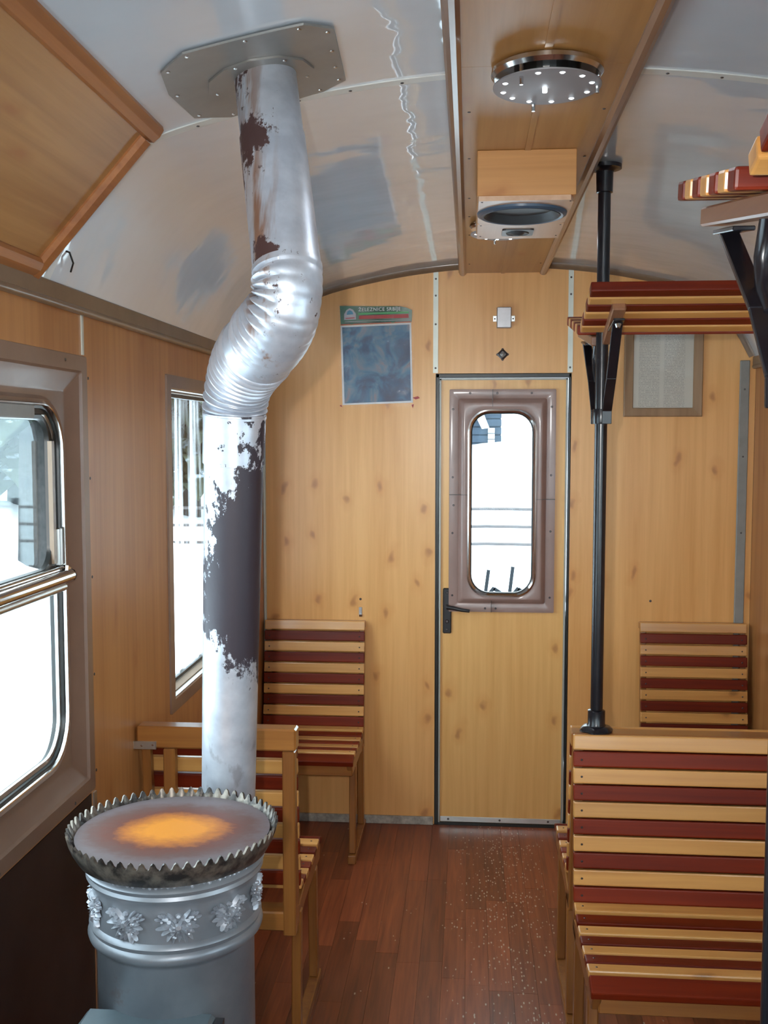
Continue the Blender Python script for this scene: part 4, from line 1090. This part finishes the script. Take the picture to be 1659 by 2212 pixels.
# star shaped medallion
sm = thing('wall_medallion', 'small dark star-shaped metal emblem above the door', 'emblem', (.136, yw, 2.05))
obj('disc', lathe(B(), (.136, yw - .0005, 2.051), [(.018, 0), (.018, -.003), (.012, -.006), (.010, -.004)], 32, ax='Y', rf=lambda j, k, r: r * (1 + .28 * abs(math.cos(k * 4 * PI / 32)) ** 3)), 'screw', sm)
obj('boss', lathe(B(), (.136, yw - .0015, 2.051), [(.010, -.001), (.009, -.006), (.004, -.009)], 16, ax='Y'), 'plate', sm, smooth=True)
sb = B()
for a in range(4): a = a * PI / 2; dome(sb, (.136 + .022 * math.cos(a), yw, 2.051 + .022 * math.sin(a)), (0, -1, 0), .005, .004)
obj('petals', sb, 'screw', sm)
# latch above left bench and two screw holes
la = thing('wall_latch', 'small metal latch fixed above the left end wall bench', 'latch', (-.471, yw, .945))
obj('plate', bx(-.478, -.464, yw - .004, yw, .926, .962), 'dull_box', la, bevel=.001)
obj('tongue', bx(-.476, -.462, yw - .014, yw - .004, .922, .932), 'steel', la, bevel=.001)
tag(obj('screw_plug', dome(B(), (-.471, yw, .997), (0, -1, 0), .0055), 'screw'), 'small dark screw plug in the wall above the left latch', 'screw')
tag(obj('screw_plug', dome(B(), (.771, yw, 1.005), (0, -1, 0), .0055), 'screw'), 'small dark screw plug in the wall above the right bench', 'screw')

# ------------------------------------------------------------------ outside: snow, trees, fence, hut
def gz(x, y):
    h = -1.15
    d = max(0, -x - 1.6)
    h += 1.25 * (1 - math.exp(-d / 1.3)) + .09 * d
    f = max(0, y - 5.6); h += .42 * (1 - math.exp(-f / 3)) + .03 * f
    h += max(0, y - 15) * .24 * min(1, max(0, (x + 5) / 3))
    d2 = max(0, x - 2.0); h += .12 * d2
    return h + .12 * math.sin(x * .9 + y * .6) + .06 * math.sin(x * 2.3 - y * 1.7)
bm = B(); nx_, ny_ = 74, 70
g = [[bm.verts.new((-40 + 70 * i / nx_, -18 + 75 * j / ny_, min(7, gz(-40 + 70 * i / nx_, -18 + 75 * j / ny_)))) for i in range(nx_ + 1)] for j in range(ny_ + 1)]
# gather detail near the coach
def warp(t): return t
for j in range(ny_):
    for i in range(nx_): bm.faces.new((g[j][i], g[j][i + 1], g[j + 1][i + 1], g[j + 1][i]))
gr = obj('snow_ground', bm, 'snow', smooth=True); gr['kind'] = 'structure'; gr['label'] = 'deep white snow covering the slope outside'
def conifer(x, y, h, seed, label, trunk_clear=.12, r=1.1):
    rd = random.Random(seed); z = gz(x, y) - .15
    t = thing('conifer_tree', label, 'tree', (x, y, z), 'snowy trees outside the windows')
    obj('trunk', tube(B(), [(x, y, z), (x + .05, y, z + h * .5), (x, y, z + h)], [.11 * r, .07 * r, .015], 8), 'bark', t, smooth=True)
    bm = B()
    for k in range(int(80 * h)):
        f = trunk_clear + (1 - trunk_clear) * rd.random() ** .8; rad = r * (1 - f) * .95 + .08; a = rd.uniform(0, 2 * PI)
        c = Vector((x, y, z + h * f)); d = Vector((math.cos(a), math.sin(a), -.35)); s = Vector((-math.sin(a), math.cos(a), 0)); ln = rad * rd.uniform(.6, 1.1)
        for q in range(5):
            p = c + d * ln * (q + .5) / 5 + Vector((0, 0, rd.uniform(-.06, .06))); wd = .12 * ln + .06
            v = [bm.verts.new(p + s * wd * rd.uniform(.6, 1.2) - d * .1), bm.verts.new(p - s * wd * rd.uniform(.6, 1.2) - d * .1), bm.verts.new(p + d * .18 * ln + Vector((0, 0, -.12)))]
            bm.faces.new(v)
    tag(obj('needles', bm, 'needles', t), kind='stuff')
conifer(-3.85, 8.8, 6.0, 1, 'nearest tree, its trunk seen through the upper pane of the big window', .22, 1.25)
for i, (x, y, h) in enumerate(((-4.95, 11.0, 5), (-3.9, 14.2, 7), (-6.1, 13.6, 7), (-5.3, 17.8, 8), (-8.3, 17.5, 8), (-7.0, 22, 9), (-4.4, 21, 8))):
    conifer(x, y, h, 10 + i, 'dark conifer among the trees on the snowy slope outside', .10, 1.3)
# wire fence
fe = thing('wire_fence', 'three-strand wire fence with wooden posts in the snow', 'fence', (-2, 12, gz(-2, 12)))
for z in (.845, .640, .435):
    obj('wire', tube(B(), [(-7 + k * .9, 12 + .05 * math.sin(k), z + .012 * math.sin(k * 1.7)) for k in range(13)], .019, 6), 'screw', fe)
for x in (-6.9, -5.33, -3.6, -1.9, 3.6): obj('post', tube(B(), [(x, 12.05, gz(x, 12) - .4), (x, 12.05, .95 if x < -5.5 or x > -1 or x < -3.5 and x > -4 else .55)], .05, 8), 'log', fe)
# hut seen through the door window
hx, hy = .25, 22.0; hz = 1.2
hut = thing('log_hut', 'grey timber hut with snowy roof seen through the door window', 'building', (hx, hy, hz))
bm = B(); box(bm, -1.6, .65, hy, hy + 3, hz, 2.40)
obj('wall', bm, 'log', hut)
for k in range(7):
    obj('log_board', bx(-1.6, .66, hy - .03, hy, hz + .02 + k * .17, hz + .16 + k * .17), 'log', hut)
obj('roof', prism(B(), [(-1.9, hy - .3, 2.34), (.95, hy - .3, 2.34), (.95, hy - .3, 2.44), (-.4, hy - .3, 3.0), (-1.9, hy - .3, 2.8)], (0, 3.4, 0)), 'snow', hut)
obj('snow_slope', prism(B(), [(.02, hy - .5, 2.3), (.22, hy - .5, 2.3), (.40, hy - .5, 1.86), (.25, hy - .5, 1.84)], (0, .3, 0)), 'snow', hut)
wn = obj('window', bx(.38, .52, hy - .06, hy - .03, 1.50, 1.86), 'white_strip', hut)
for z in (1.62, 1.74): obj('glazing_bar', bx(.38, .52, hy - .07, hy - .06, z, z + .015), 'log', wn)
# platform railing with two levers close outside the door
pr = thing('platform_rail', 'platform end rail with two upright levers outside the door', 'railing', (.14, 5.35, .3))
obj('rail', tube(B(), [(-.5, 5.35, .865), (.9, 5.35, .865)], .018, 10), 'log', pr, smooth=True)
for x in (-.5, .9): obj('rail_post', tube(B(), [(x, 5.35, -1.2), (x, 5.35, .865)], .018, 10), 'log', pr, smooth=True)
obj('rail_panel', bx(-.5, .9, 5.36, 5.37, .0, .80), 'log', pr)
for x in (.083, .208):
    bm = B(); beam(bm, (x, 5.35, .87), (x + .018, 5.35, 1.012 if x < .1 else 1.03), .018, .012, (0, 1, 0))
    beam(bm, (x + .016, 5.35, .88), (x + .048, 5.35, .920), .018, .012, (0, 1, 0)); beam(bm, (x + .046, 5.35, .915), (x + .088, 5.35, .888), .018, .012, (0, 1, 0))
    obj('lever', bm, 'log', pr)
struct(obj('end_platform', bx(-1.0, 1.3, YB + .06, 5.4, -.14, -.02), 'backing'))
